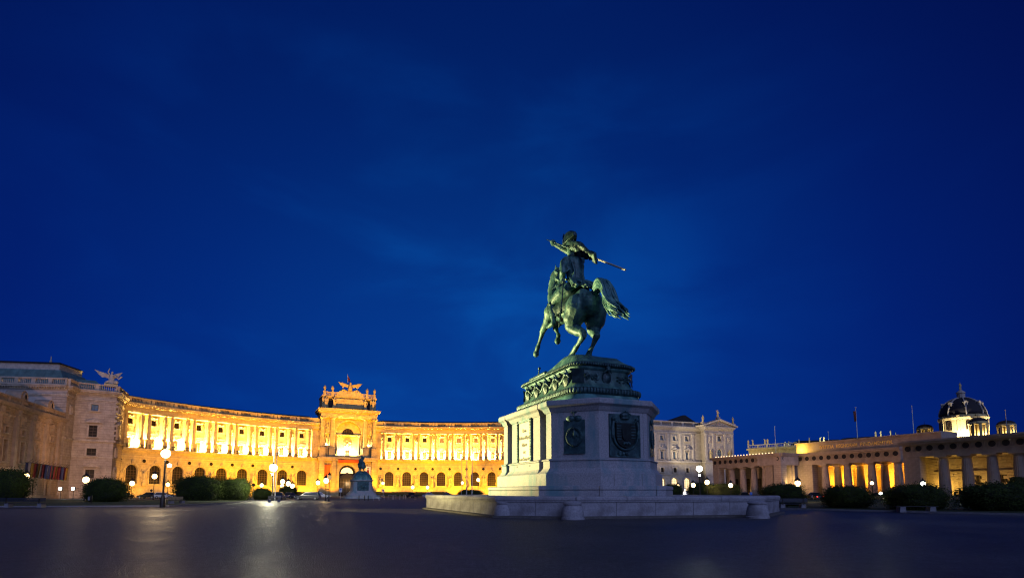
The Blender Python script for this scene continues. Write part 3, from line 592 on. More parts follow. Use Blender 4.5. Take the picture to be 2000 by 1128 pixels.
# left end pavilion of the palace
A0,A1,A2,A3=(-146,121.6),(-106.8,127.4),(-108.5,132.0),(-102,137)
A4=(-107.6,148.2)
ST=[(0,.3,1.6),(10.0,.18,.3),(14.1,.4,.5),(24.2,.12,.25)]
T_,L_=facade(palace,A3 and A2,A3,26.4,[(3.9,1.45,21.9,23.5,False,None,'glassb'),(3.9,1.7,15.3,18.2,False,'tri'),(3.9,1.9,10.6,12.4),(3.9,1.8,4.9,7.1,False,'tri')],ST,par_h=1.7,nbal=2)
b=MB()
for x in (0,L_-1.5):
    for i in range(17): 
        z=15+i*.62; b.box(x+.02,x+(1.9 if i%2 else 1.5),-.07,-.001,z,z+.54)
put(palace,'quoins',b.mesh('quoins','pav'),0,0,0,T_)
facade(palace,A3,A4,26.4,[(3.3,1.3,21.9,23.5),(3.3,1.5,15.3,18.2,False,'tri'),(3.3,1.9,10.6,12.6),(3.6,2.6,3.2,7.4,True)],ST,par_h=1.7,nbal=3)
facade(palace,A1,A2,26.4,[(2.6,.7,20.5,22.2)],ST,par_h=1.7,nbal=1)
T_,L_=facade(palace,A0,A1,26.4,[(20,2,15,18,False,'tri'),(28,2,15,18,False,'tri')],ST,wallm='smooth',par_h=1.7,nbal=11)
b=MB()
for i in range(40):
    z=.6+i*.62
    if z<25: b.box(L_-3.2,L_+.06,-.08,-.001,z,z+.54)
put(palace,'quoins',b.mesh('quoins','pav'),0,0,0,T_)
facade(palace,(14.1,200.4),(16.5,190.5),26.4,[(5,1.5,15.3,18.2,False,'tri')],ST,par_h=1.7,nbal=3)
facade(palace,(16.5,190.5),(25,190),26.4,[(4.2,1.7,15.3,18.2,False,'tri'),(4.2,1.45,21.9,23.5),(4.2,1.8,4.9,7.1,False,'tri')],ST,par_h=1.7,nbal=2)
facade(palace,(25,190),(40.4,189.1),26.4,[(4,1.6,15,18,False,'tri'),(10,1.6,15,18,False,'tri')],ST,par_h=1.7,nbal=4)
# green mansard over block A
def quad_roof(name,base,top,m,par):
    b=MB(); n=len(base); b.add(list(base)+list(top),[(i,(i+1)%n,(i+1)%n+n,i+n) for i in range(n)]+[tuple(range(n,2*n))]); o=ob(name,b.mesh(name,m),par); return o
dA=Vector((A1[0]-A0[0],A1[1]-A0[1])).normalized(); nA=Vector((-dA.y,dA.x))
def pA(s,t,z): return (A1[0]-dA.x*s+nA.x*t,A1[1]-dA.y*s+nA.y*t,z)
quad_roof('mansard_roof',[pA(38,1.2,27.2),pA(1.2,1.2,27.2),pA(1.2,15,27.2),pA(38,15,27.2)],[pA(38,3.6,31.4),pA(4.2,3.6,31.4),pA(4.2,13,31.4),pA(38,13,31.4)],'copper',palace)
b=MB()
for i in range(22):
    s=4+i*1.5; b.add([pA(s-.07,3.55,31.4),pA(s+.07,3.55,31.4),pA(s+.07,1.1,27.25),pA(s-.07,1.1,27.25)],[(0,1,2,3)]); 
o=ob('standing_seam',b.mesh('standing_seam','copper'),palace,(0,0,.1))
quad_roof('attic_band',[pA(38,3.9,31.4),pA(4.6,3.9,31.4),pA(4.6,12.6,31.4),pA(38,12.6,31.4)],[pA(38,3.9,33.0),pA(4.6,3.9,33.0),pA(4.6,12.6,33.0),pA(38,12.6,33.0)],'pal2p',palace)
quad_roof('roof_edge',[pA(38,3.5,33.0),pA(4.2,3.5,33.0),pA(4.2,13,33.0),pA(38,13,33.0)],[pA(38,4.4,33.5),pA(5.0,4.4,33.5),pA(5.0,12,33.5),pA(38,12,33.5)],'slate',palace)
b=MB(); b.lathe([(.25,0),(.3,.6),(.12,.9),(.1,1.8)],8); ob('roof_finial',b.mesh('roof_finial','pal2p'),palace,pA(8,6,33.5))
dP=Vector((A3[0]-A2[0],A3[1]-A2[1])).normalized(); nP=Vector((-dP.y,dP.x))
def pP(s,t,z): return (A2[0]+dP.x*s+nP.x*t,A2[1]+dP.y*s+nP.y*t,z)
quad_roof('mansard_roof',[pP(-3,1,27.2),pP(6.5,1,27.2),pP(3,12,27.2),pP(-3,12,27.2)],[pP(-3,4,30.2),pP(3.6,4,30.2),pP(1,9,30.2),pP(-3,9,30.2)],'copper',palace)
# winged statue on the pavilion corner
ws=thing('winged_statue','winged figure with one arm raised, seated on the pavilion parapet by the green roof','statue',(A3[0]-1.6,A3[1]-.2,28.7),R(38))
b=MB(); b.box(-1.4,1.4,-1.3,1.3,-.2,.35); ob('plinth',b.mesh('plinth','palp'),ws)
b=MB(); b.tube([(0,0,.3),(.1,0,1.3),(0,0,2.1),(.05,0,2.9)],[.95,.8,.5,.5],10,.8); b.tube([(0,0,2.8),(.05,0,3.3)],[.25,.15],8); b.ball((.1,-.05,3.55),(.25,.27,.3),8,6)
b.tube([(-.4,0,2.9),(-.75,0,3.6),(-.5,0,4.6)],[.2,.17,.1],7); b.tube([(.4,0,2.8),(1.0,-.2,2.4),(1.6,-.2,1.9)],[.2,.16,.1],7)
b.tube([(-.4,-.3,1.1),(-1.1,-.6,.7),(-1.3,-.4,.35)],[.4,.3,.2],7); b.ball((.95,-.5,.95),(.6,.6,.6),9,6)
ob('figure',b.mesh('figure','pal2p','auto'),ws)
for s,L2 in ((-1,1),(1,.62)):
    b=MB()
    for i in range(6): t=i/5; b.tube([(s*.3,.35,2.7-t*.5),(s*1.5*L2,.5,3.1-t*.6),(s*(3.6-1.4*t)*L2,.55,3.9-t*1.6)],[.25,.28,.07],6,.4)
    ob('wing',b.mesh('wing','pal2p','auto'),ws)
b=MB(); b.tube([(1.6,-.2,1.9),(2.0,-.2,2.6),(2.3,-.2,2.5)],[.1,.3,.15],7); ob('trumpet',b.mesh('trumpet','pal2p'),ws)
light('SPOT',(-80,112,6),(-104,135,17),17000,(1,.50,.24),.5,spot=R(80))
light('SPOT',(-70,96,5),(-102,114,13),9000,(1,.50,.24),.5,spot=R(95))
# ---- lower palace wing on the far left
bB=thing('baroque_wing','dim lower baroque building with round dormers and pilasters at the left edge','building')
B0,B1=(-88.6,78.5),(-106.3,126.2)
Lb=math.hypot(B1[0]-B0[0],B1[1]-B0[1]); hol=[]
sp_=[along(px,B0,B1) for px in (93,65,34,2)]; stp=(sp_[0]-sp_[3])/3; c0=sp_[0]
print('B bays',sp_,stp,Lb)
cs=[c0-stp*i for i in range(8) if c0-stp*i>2]
for i,s_ in enumerate(cs): hol+= [(s_,1.5,7.4,11.6,False),(s_,1.35,12.9,14.1,False),(s_,2.0,.3,4.6,True)]
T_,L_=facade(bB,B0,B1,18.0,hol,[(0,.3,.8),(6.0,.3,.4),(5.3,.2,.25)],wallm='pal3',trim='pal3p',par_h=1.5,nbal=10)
b=MB(); b.box(-.5,.5,-.55,-.002,0,10.2); b.box(-.7,.7,-.8,-.002,10.2,11.3); b.box(-.6,.6,-.4,-.002,-.5,0); me=b.mesh('pilaster','pal3p')
for s_ in cs: put(bB,'pilaster',me,s_+stp/2,0,6.4,T_)
b=MB(); b.grid(2.2,2.0,12,10,relief_fn(4,.4,2.0)); b.box(-1.25,1.25,-.2,-.002,-1.2,-1.02); b.box(-1.25,1.25,-.2,-.002,1.02,1.2); me=b.mesh('relief_panel','pal3p')
for s_ in cs: put(bB,'relief_panel',me,s_,-.03,15.9,T_)
b=MB(); 
P_=[(-1.5,0),(1.5,0),(1.5,1.3)]+[(1.5*math.cos(PI*i/10),1.3+1.5*math.sin(PI*i/10)) for i in range(1,10)]+[(-1.5,1.3)]
b.prism(P_,-.3,2.4); me_dor=b.mesh('dormer','pal3p')
b=MB(); b.lathe([(.62,0),(.85,0),(.9,.25),(.7,.3),(.62,.1)],16,cap=False); me_dr=b.mesh('oculus_ring','pal3p')
b=MB(); b.lathe([(.01,.05),(.66,.05)],16,cap=False); me_dg=b.mesh('pane','glass')
for s_ in (cs[0]-stp*.35,cs[2]-stp*.2,cs[4],cs[5]):
    d=put(bB,'dormer',me_dor,s_,-.1,19.2,T_); ob('oculus_ring',me_dr,d,(0,-.31,1.5),0,(PI/2,0,0)); ob('pane',me_dg,d,(0,-.31,1.5),0,(PI/2,0,0))
b=MB(); b.add([(0,.6,18.6),(L_,.6,18.6),(L_,7,22.3),(0,7,22.3)],[(0,1,2,3)]); b.box(0,L_,7,12,18,22.3); put(bB,'roof',b.mesh('roof','copper'),0,0,0,T_)
b=MB(); b.wall(0,8,0,18.6,[],0,.3); T2=(B0[0],B0[1],T_[2]+PI/2); put(bB,'wall',b.mesh('wall','pal3'),0,0,0,T2)
# flags hanging in front
FL=[('blue','white'),('red','yellow'),('red','red'),('black','yellow'),('white','red'),('red','blue'),('white','blue'),('red','black'),('red','yellow'),('red','red'),('white','green'),('blue','yellow'),('red','blue'),('blue','red')]
NM=['pale blue and white','red and yellow','plain deep red','black and yellow','white and red','red and blue','white and blue','red and black','red with a yellow stripe','all red','white and green','blue and yellow','red with a blue stripe','dark blue and red']
def cloth_mesh(w,h,ca,cb,seed):
    b=MB(); nx,nz=6,8; vs=[]
    for j in range(nz+1):
        for i in range(nx+1):
            u,v=i/nx,j/nz; vs.append((u*w*(.75+.25*v),.16*math.sin(u*7+seed)*(1-v*.5),-h*(1-v)-.25*u*(1-v)))
    b.add(vs,[(j*(nx+1)+i,j*(nx+1)+i+1,(j+1)*(nx+1)+i+1,(j+1)*(nx+1)+i) for j in range(nz) for i in range(nx)])
    b.m=[1 if (k%nx)>=nx//2 else 0 for k in range(nx*nz)]; return b.mesh('cloth',['cloth_'+ca,'cloth_'+cb])
for i in range(14):
    px=28+i*7.1; s_=along(px,B0,B1); 
    P0=Vector((B0[0],B0[1])); dB=Vector((B1[0]-B0[0],B1[1]-B0[1])).normalized(); nB=Vector((dB.y,-dB.x))
    q=P0+dB*min(s_,Lb-.3+i*.0)+nB*(1.6 if s_<Lb else 1.6); 
    if px>112: q=Vector(atY(px,915,121.5-(px-112)*.0)[:2])
    f=thing('flag','%s flag, %s from left in the row before the dim wing'%(NM[i],['first','second','third','fourth','fifth','sixth','seventh','eighth','ninth','tenth','eleventh','twelfth','thirteenth','fourteenth'][i]),'flag',(q.x,q.y,7.4-.03*i),R(12),'flags hung in a row before the left wing')
    ob('cloth',cloth_mesh(.95,2.7,FL[i][0],FL[i][1],i*1.3),f)
    b=MB(); b.tube([(-.1,0,.05),(1.0,0,.05)],.04,6); b.tube([(.4,0,.05),(.4,1.4,.8)],.03,5); ob('rod',b.mesh('rod','iron'),f)
# =================================================================== GREY PALACE WING right of the monument
pw=thing('grey_palace_wing','pale grey palace wing with a statue-topped pediment behind the bright green-white lamp','palace')
W0,W1=(40.5,189.0),(72.1,201.4)
Rz0,Rz1=(70.6,196.4),(83.2,201.0)
hol=[]; cs=[along(px,W0,W1) for px in (1294,1318.5,1343)]; st=cs[1]-cs[0]; cs=[cs[0]-2*st,cs[0]-st]+cs
for i,s_ in enumerate(cs):
    hol+=[(s_,1.4,20.2,21.9,False,None,'glassb'),(s_,1.4,13.4,16.2,False,'tri','glassb'),(s_,1.5,8.6,10.3),(s_-.4,2.7,2.0,6.7,True,None,'archglow')]
T_,L_=facade(pw,W0,W1,24.9,hol,[(7.6,.3,.35),(12.2,.8,.6),(0,.3,1)],wallm='pal2',trim='pal2p',par_h=1.9,nbal=7)
b=MB(); b.box(-.38,.38,-.28,-.002,0,8.8); b.box(-.5,.5,-.4,-.002,8.8,9.6); b.box(-.5,.5,-.4,-.002,-.4,0); me=b.mesh('pilaster','pal2p')
for s_ in cs: put(pw,'pilaster',me,s_+st/2,0,13.3,T_)
b=MB(); b.grid(2.4,1.3,12,7,relief_fn(8,.5,2.2)); me=b.mesh('carved_hood','pal2p')
for s_ in cs: put(pw,'carved_hood',me,s_,-.1,17.9,T_)
for s_ in cs[2:5]: put(pw,'balustrade',balrow(-2,2,12.8,13.4,9,-.6,.08).mesh('balustrade','pal2p'),s_,0,0,T_)
Tr,Lr=facade(pw,Rz0,Rz1,24.9,[(Lr_:=6.6,1.5,20.2,22.0,False,'seg','glassb'),(Lr_,2.2,11.5,17.3,True,None,'glassb'),(Lr_,2,5,8)],[(12.2,.5,.5),(0,.3,1),(7.6,.3,.3)],wallm='pal2p',trim='pal2p',par_h=0)
facade(pw,(71.2,202.5),Rz0,24.9,[],[(12.2,.3,.4)],wallm='pal2',trim='pal2p',par_h=1.9,nbal=2)
b=MB(); b.wall(0,14,0,24.9,[],0,.3); put(pw,'wall',b.mesh('wall','pal2'),0,0,0,(Rz1[0],Rz1[1],Tr[2]+PI/2))
for x in (.7,3.9,9.3,12.5): put(pw,'pilaster',bpy.data.meshes['pilaster.002'] if 'pilaster.002' in bpy.data.meshes else me,x,0,13.3,Tr)
for x in (2.3,10.9):
    put(pw,'statue',FIG[2],x,-.5,13.6,Tr,0,1.3); bb=MB(); bb.grid(1.2,2.6,8,14,relief_fn(x,.4,2.4)); put(pw,'relief_panel',bb.mesh('relief_panel','pal2p'),x,-.05,20.6,Tr)
b=MB(); b.prism([(-.9,25.5),(Lr+.9,25.5),(Lr/2,28.0)],-.2,3); put(pw,'pediment',b.mesh('pediment','pal2p'),0,0,0,Tr)
b=MB()
for s in (-1,1):
    x0=Lr/2-s*(Lr/2+1.1); b.prism([(x0,25.5),(Lr/2,28.0),(Lr/2,28.5),(x0-s*.3,26.0)] if s>0 else [(Lr/2,28.0),(x0,25.5),(x0-s*.3,26.0),(Lr/2,28.5)],-1.2,3)
put(pw,'raking_cornice',b.mesh('raking_cornice','pal2p'),0,0,0,Tr)
b=MB(); b.grid(8.4,1.7,36,12,lambda u,v:.7*max(0,1-abs(u)-(v+1)*.5)**.3*max(0,.4+1.5*noise.noise((u*7,v*3,1))) if 1-abs(u)-(v+1)*.5>0 else 0); put(pw,'pediment_relief',b.mesh('pediment_relief','pal2p'),Lr/2,-.22,26.6,Tr)
for i,(x,z) in enumerate(((-.2,26.2),(Lr/2,28.4),(Lr+.2,26.2))):
    q=MB(); q.box(-.6,.6,-.6,.6,0,.8); o=put(pw,'statue_base',q.mesh('statue_base','pal2p'),x,.2,z,Tr); put(pw,'statue',FIG[i],x,.2,z+.8,Tr,0,1.05)
quad_roof('roof',[(56,199,26.5),(73,205,26.5),(78,214,26.5),(52,214,26.5)],[(66.5,207,31.2),(67.5,207.3,31.2),(68,209,31.2),(66,209,31.2)],'slate',pw)
quad_roof('roof',[(38,191.5,26.0),(70,203.8,26.0),(66,214,26.0),(34,202,26.0)],[(38,195,28.4),(66,205.5,28.4),(64,212,28.4),(36,202,28.4)],'slate',pw)
light('SPOT',(48,178,3),(76,199,24),46000,(1,.82,.55),.5,spot=R(48))
light('SPOT',(36,170,3),(60,197,25),32000,(1,.74,.56),.5,spot=R(44))
# =================================================================== CASTLE GATE (Doric colonnade)
gt=thing('colonnaded_gate','long Doric stone gate with lettered attic and orange-lit arches between its columns','gate')
GL0,GL1,GC0,GC1,GR0,GR1=(63.5,170),(73.5,147),(80.1,151),(91.7,126.7),(84.5,116),(92.9,97.6)
dR=Vector((GR1[0]-GR0[0],GR1[1]-GR0[1])).normalized(); GR2=(GR0[0]+dR.x*38,GR0[1]+dR.y*38)
for nm,a,c_,pxs in (('L',GL0,GL1,(1392,1407,1425,1446,1467.6,1490,1507,1525)),('C',GC0,GC1,(1563,1577,1607,1650,1697,1750)),('R',GR0,GR2,(1767,1798,1839,1886.5,1936,1988))):
    print(nm,[round(along(p,a,c_),1) for p in pxs],round(math.hypot(c_[0]-a[0],c_[1]-a[1]),1))
b=MB(); b.lathe([(1.0,0),(.98,2),(.9,4.5),(.76,7.2),(.74,7.3)],36,flute=.05,cap=False); me_dc=b.mesh('column','gate')
b=MB(); b.lathe([(.74,7.3),(.82,7.4),(1.08,7.72)],20,cap=False); b.box(-1.12,1.12,-1.12,1.12,7.72,8.0); me_dcap=b.mesh('capital','gate')
def wreath():
    b=MB()
    for i in range(14):
        a=2*PI*i/14; b.ball((.46*math.cos(a),-.08,.46*math.sin(a)),(.15,.1,.15),6,4)
    b.add([(.02*math.cos(a),.0,.02*math.sin(a)) for a in (0,2,4)],[(0,1,2)])
    b.add([(.52*math.cos(2*PI*i/16),-.05,.52*math.sin(2*PI*i/16)) for i in range(16)],[tuple(range(15,-1,-1))]); return b.mesh('wreath','slate')
me_wr=wreath()
b=MB()
for i in range(3): b.box(-.32+i*.24,-.16+i*.24,-.12,-.001,0,1.25)
me_tri=b.mesh('triglyph','gate')
b=MB(); b.box(0,1,0,1,0,1); me_blk=None
def entab(p0,p1,Z0,attic=None,n_w=None,ends=(1,1),pw_=6.0,th=7.0):
    T,L=frame_of(p0,p1); b=MB()
    b.box(0,L,0,th,Z0,Z0+.95); b.box(0,L,-.12,th,Z0+.95,Z0+1.1); b.box(0,L,.05,th,Z0+1.1,Z0+2.4); b.box(0,L,-.3,th,Z0+2.4,Z0+2.6); b.box(-.3,L+.3,-.75,th,Z0+2.6,Z0+3.0); b.box(-.4,L+.4,-.95,th,Z0+3.0,Z0+3.25)
    put(gt,'entablature',b.mesh('entablature','gate'),0,0,0,T)
    n=n_w or max(1,int(L/2.05)); 
    for i in range(n):
        x=(i+.5)*L/n; put(gt,'wreath',me_wr,x,.0,Z0+1.75,T)
        if i<n-1: put(gt,'triglyph',me_tri,(i+1)*L/n-.08,.06,Z0+1.12,T)
    return T,L
ZG=8.9
def stones(par,T,x0,x1,z0,z1,y,course=.62,ln=1.5,prob=0,skip=(),m='gateb'):
    """individual ashlar blocks a little proud of the wall"""
    n=0; r=random.Random(int(x0*10+z0*7)); nz=int((z1-z0)/course)
    for j in range(nz):
        z=z0+j*course; x=x0-(ln*.5 if j%2 else 0)
        while x<x1-.1:
            a_,c_=max(x,x0)+.015,min(x+ln,x1)-.015; x+=ln
            if c_-a_<.2: continue
            if any(s0<(a_+c_)/2<s1 and u0<z+course/2<u1 for s0,s1,u0,u1 in skip): continue
            k=('blk',round(c_-a_,2),course)
            if k not in WC:
                q=MB(); w=c_-a_; h=course-.04; e_=.03
                q.add([(0,0,0),(w,0,0),(w,0,h),(0,0,h),(e_,-.05,e_),(w-e_,-.05,e_),(w-e_,-.05,h-e_),(e_,-.05,h-e_)],[(4,5,6,7),(0,1,5,4),(1,2,6,5),(2,3,7,6),(3,0,4,7)]); WC[k]=q.mesh('stone_block','gate')
            put(par,'stone_block',WC[k],a_,y-r.random()*.02-.002,z,T); n+=1
    return n
def pier(T,x0,x1,y0=0,th=2.2,blocks=True,skip0=0):
    b=MB(); b.box(x0,x1,y0+.05,y0+th,.9,ZG); put(gt,'pier',b.mesh('pier','gateb'),0,0,0,T)
    if blocks: stones(gt,T,x0,x1,1.0,ZG-.1,y0+.05)
def backwall(T,L,y,wins,blocks=None):
    b=MB(); b.wall(0,L,0,ZG,wins,y,.5); put(gt,'back_wall',b.mesh('back_wall','gateb'),0,0,0,T)
    for h in wins:
        if h[1]<3: window(gt,h[0],h[2],h[1],h[3]-h[2],bool(len(h)>4 and h[4]),3,5,y+.25,'glass',T=T)
def steps(T,L):
    b=MB()
    for i in range(3): b.box(-.4-i*.0,L+.4,-1.6+i*.4,8,i*.3,(i+1)*.3)
    put(gt,'steps',b.mesh('steps','gate'),0,0,0,T)
def colrow(T,xs,y=1.1):
    for x in xs: c=put(gt,'column',me_dc,x,y,.9,T); ob('capital',me_dcap,c)
# left wing
T,L=entab(GL0,GL1,ZG,n_w=12); steps(T,L); pier(T,0,2.4); pier(T,L-5.2,L)
xs=[along(p,GL0,GL1) for p in (1425,1446,1467.6,1490)]; colrow(T,xs)
backwall(T,L,5.2,[(x,1.5,1.2,5.6) for x in [4.2]+[(xs[i]+xs[i+1])/2 for i in range(3)]])
b=MB()
for i in range(26): x=.5+i*(L-1)/25.; b.ball((x,-.7,ZG+3.42),(.16,.16,.16),6,4)
TL=T
me_bead=MB().ball((0,0,0),(.17,.17,.17),8,5).mesh('glowing_antefix','bead')  # roof ornaments, no lamps: their floodlit look is painted as glow
for i in range(20): put(gt,'glowing_antefix',me_bead,2+i*(L-3)/20.,-.55,ZG+3.42,T)
# return
T,Lr2=entab(GL1,GC0,ZG,n_w=3); pier(T,0,2.0); pier(T,4.9,Lr2-.02); steps(T,Lr2)
backwall(T,Lr2,2.4,[]); light('AREA',(76.0,147.0,3.2),(78,150,6),420,(1,.66,.25),.6,.6)
# centre
T,L=entab(GC0,GC1,ZG); steps(T,L); TC=T;LC=L
xs=[along(p,GC0,GC1) for p in (1607,1650,1697,1750)]; stc=(xs[3]-xs[0])/3
xs=[xs[0]+i*stc for i in range(4)]; colrow(T,xs); colrow(T,[x+stc*.02 for x in xs],6.2)
pier(T,0,xs[0]-2.9)
ah=[(xs[0]-stc/2+.3,2.2,1.2,7.6,True)]+[((xs[i]+xs[i+1])/2,3.0,.0,8.3,True) for i in range(3)]
b=MB(); b.wall(0,L,0,ZG+3,ah,10.5,2.2); put(gt,'arcade_wall',b.mesh('arcade_wall','gateb'),0,0,0,T)
b=MB(); b.wall(-8,L+10,0,ZG+3,[],17,.8); put(gt,'back_wall',b.mesh('back_wall','gateb'),0,0,0,T)
stones(gt,T,.3,xs[0]-2.9,1.0,ZG-.2,.05) if 0 else None
b=MB(); b.box(0,L,6.9,17,ZG-.15,ZG); put(gt,'ceiling',b.mesh('ceiling','gate'),0,0,0,T)
c_,s_=math.cos(T[2]),math.sin(T[2])
def G(T,x,y,z): c_,s_=math.cos(T[2]),math.sin(T[2]); return (T[0]+x*c_-y*s_,T[1]+x*s_+y*c_,z)
for i,x in enumerate([(xs[0]-2.2)]+[(xs[i]+xs[i+1])/2 for i in range(3)]+[xs[3]+2.5]):
    if i in (0,2,4): light('AREA',G(T,x+1,7.6,3.2),G(T,x+1,10.4,6.0),3300,(1,.36,.015),7.5,.8)
    if i in (1,3): light('AREA',G(T,x,13.0,3.0),G(T,x,17,6.5),2600,(1,.36,.015),5,.8)
# hanging lamp
hl=thing('hanging_lamp','small glowing lamp hanging between the gate columns, left of centre','lamp',G(T,(xs[0]+xs[1])/2+1.2,4.0,6.6))
MBx=MB().ball((0,0,0),(.28,.28,.34),10,7); ob('globe',MBx.mesh('globe','lamp'),hl); ob('chain',MB().tube([(0,0,.3),(0,0,2.2)],.03,5).mesh('chain','iron'),hl)
# attic with the inscription
T,L=frame_of(GC0,GC1); b=MB(); b.box(-1.0,L+8,1.4,8,ZG+3.25,ZG+5.9); b.box(-1.3,L+8,1.1,8,ZG+5.9,ZG+6.25); b.box(-1.1,L+8,1.25,8,ZG+3.25,ZG+3.6); put(gt,'attic',b.mesh('attic','gate'),0,0,0,T)
light('POINT',G(T,.6,-.3,ZG+4.3),None,1500,(1,.60,.08),.3); light('POINT',G(T,-4.5,3.5,ZG+4.0),None,600,(1,.62,.12),.3)
tcv=bpy.data.curves.new('inscription','FONT'); tcv.body='IVSTITIA  REGNORVM  FVNDAMENTVM.'; tcv.size=1.25; tcv.extrude=.04; tcv.align_x='CENTER'; tcv.offset=.03; tcv.space_character=1.08; tcv.materials.append(M['gold'])
xi0,xi1=along(1598,GC0,GC1),along(1742,GC0,GC1); print('inscr',xi0,xi1,L)
dg=bpy.context.evaluated_depsgraph_get(); 
def text_obj(name,cv,par,loc,rot,width=None):
    o=bpy.data.objects.new(name,cv); COL.objects.link(o); bpy.context.view_layer.update()
    me=bpy.data.meshes.new_from_object(o.evaluated_get(bpy.context.evaluated_depsgraph_get())); bpy.data.objects.remove(o)
    xs_=[v.co.x for v in me.vertices]; w=max(xs_)-min(xs_); o=ob(name,me,par,loc,0,rot)
    if width: o.scale=(width/w,1,1)
    return o
text_obj('inscription',tcv,gt,G(T,(xi0+xi1)/2,1.36,ZG+4.25),(PI/2,0,T[2]),(xi1-xi0))
# roof walk behind attic of centre / small ornaments
# right wing
T,L=entab(GR0,GR2,ZG,n_w=18); steps(T,L); TR=T
xs=[along(p,GR0,GR2) for p in (1839,1886.5,1936,1988)]; st_=(xs[3]-xs[0])/3; print('R cols',xs,st_); xs=[xs[0]+i*st_ for i in range(5)]; colrow(T,xs)
pe=along(1798,GR0,GR2); pier(T,0,pe)
wins=[(xs[i]+1.9+.2,1.5,1.3,5.0) for i in range(5)]
wins=[((xs[i]+xs[i+1])/2+1.6,1.5,1.3,4.9) for i in range(4)]
backwall(T,L,5.2,wins); stones(gt,T,pe-1,xs[3]+2,1.0,ZG-.2,5.2,skip=[(w[0]-.9,w[0]+.9,1.2,5.1) for w in wins])
b=MB(); b.box(pe,xs[3]+3,4.95,5.19,5.55,5.8); put(gt,'string_course',b.mesh('string_course','gate'),0,0,0,T)
b=MB(); b.box(0,L,0,8,ZG+3.25,ZG+3.5); put(gt,'roof',b.mesh('roof','gate'),0,0,0,T)
b=MB(); b.box(0,.3,.05,10,0,ZG+.9); put(gt,'side_wall',b.mesh('side_wall','gateb'),0,0,0,T)
light('AREA',G(T,pe+1.2,3.0,1.2),G(T,pe+3.5,5.2,4.6),520,(1,.60,.10),.5,.5); light('AREA',G(T,xs[1]-1,3.0,1.2),G(T,xs[1]+1,5.2,4.6),240,(1,.60,.14),.5,.5); light('AREA',G(T,xs[2]+1,3.0,1.2),G(T,xs[2]+2,5.2,4.6),120,(1,.55,.14),.5,.5)
light('AREA',G(TL,10,3.2,1.2),G(TL,12,5.2,5),45,(1,.62,.25),4,.5)
light('SPOT',(60,128,5),(84,134,7),8500,(1,.52,.34),.5,spot=R(95)); light('SPOT',(48,140,5),(70,155,8),9500,(1,.55,.38),.5,spot=R(75))
# =================================================================== DOMED MUSEUM behind
YD=300.
def dome(loc,r,base_z,drum_z,par,main=True):
    b=MB(); n=8 if not main else 16
    b.lathe([(r*1.0,0),(r*1.0,drum_z*.82),(r*1.06,drum_z*.84),(r*1.08,drum_z*.9),(r*1.0,drum_z*.92),(r*.98,drum_z)],n,(0,0,0)); o=ob('drum',b.mesh('drum','palp'),par,loc)
    b=MB(); H_=r*(.98 if main else .6); b.lathe([(r*.98*math.cos(t),H_*math.sin(t)) for t in [i*PI/2/9 for i in range(9)]]+[(r*.12,H_*.985)],24,(0,0,drum_z)); ob('dome_shell',b.mesh('dome_shell','slate',True),par,loc)
    b=MB()
    for i in range(8):
        a=i*PI/4+.25; b.tube([(r*1.0*math.cos(t)*math.cos(a),r*1.0*math.cos(t)*math.sin(a),drum_z+H_*math.sin(t)*1.01) for t in [j*PI/2/8 for j in range(8)]],r*.035,5)
    ob('dome_rib',b.mesh('dome_rib','pal2p'),par,loc)
    return H_
dc=atY(1883,846,YD); mu=thing('domed_museum','far museum with a big dark ribbed dome and three small lit cupolas','museum',(dc.x,dc.y,0))
zb,zd,zt=atY(1883,850,YD).z,atY(1883,812,YD).z,atY(1883,778,YD).z
r=10.6; print('dome',dc,zb,zd,zt)
dome((0,0,zb-4),r,zb,zd-zb+4,mu)
b=MB(); b.lathe([(1.9,0),(1.9,2.6),(2.3,2.8),(2.2,3.1),(1.5,3.9),(.6,4.6),(.3,5.2)],10); ob('lantern',b.mesh('lantern','pal2p'),mu,(0,0,zd+r*.96)); ob('statue',FIG[0],mu,(0,0,zd+r*.96+5.0),0,None,1.5)
b=MB(); b.lathe([(1.45,0),(1.45,6.5)],10); b2=MB()
for i in range(8):
    a=-PI/2-.35-.15+ (i-3)*PI/4; x,y=r*1.005*math.cos(a),r*1.005*math.sin(a)
    o=window(mu,0,0,2.2,5.2,True,3,4,0,'glass',T=(x,y,a+PI/2)); o.location.z=zd-8.5
    a+=0; t=.62; rr=r*.98*math.cos(t)
    q=MB(); q.box(-.8,.8,-.5,1.5,-.6,.9); q.prism([(-1.2,.9),(1.2,.9),(0,1.9)],-.6,1.5); dd=ob('dome_dormer',q.mesh('dome_dormer','pal2p'),mu,((rr+.3)*math.cos(a),(rr+.3)*math.sin(a),zd+r*.98*math.sin(t)-.3),a+PI/2)
    q=MB(); q.add([(-.4,-.52,-.4),(.4,-.52,-.4),(0,-.52,.8)],[(0,1,2)]); ob('pane',q.mesh('pane','glass'),dd)
    q=MB(); q.box(-.5,.5,-.35,.2,-9.2,-1.2); q.box(-.7,.7,-.5,.2,-1.2,-.4); a2=a+PI/8; ob('pilaster',q.mesh('pilaster','palp'),mu,(r*math.cos(a2),r*math.sin(a2),zd),a2+PI/2)
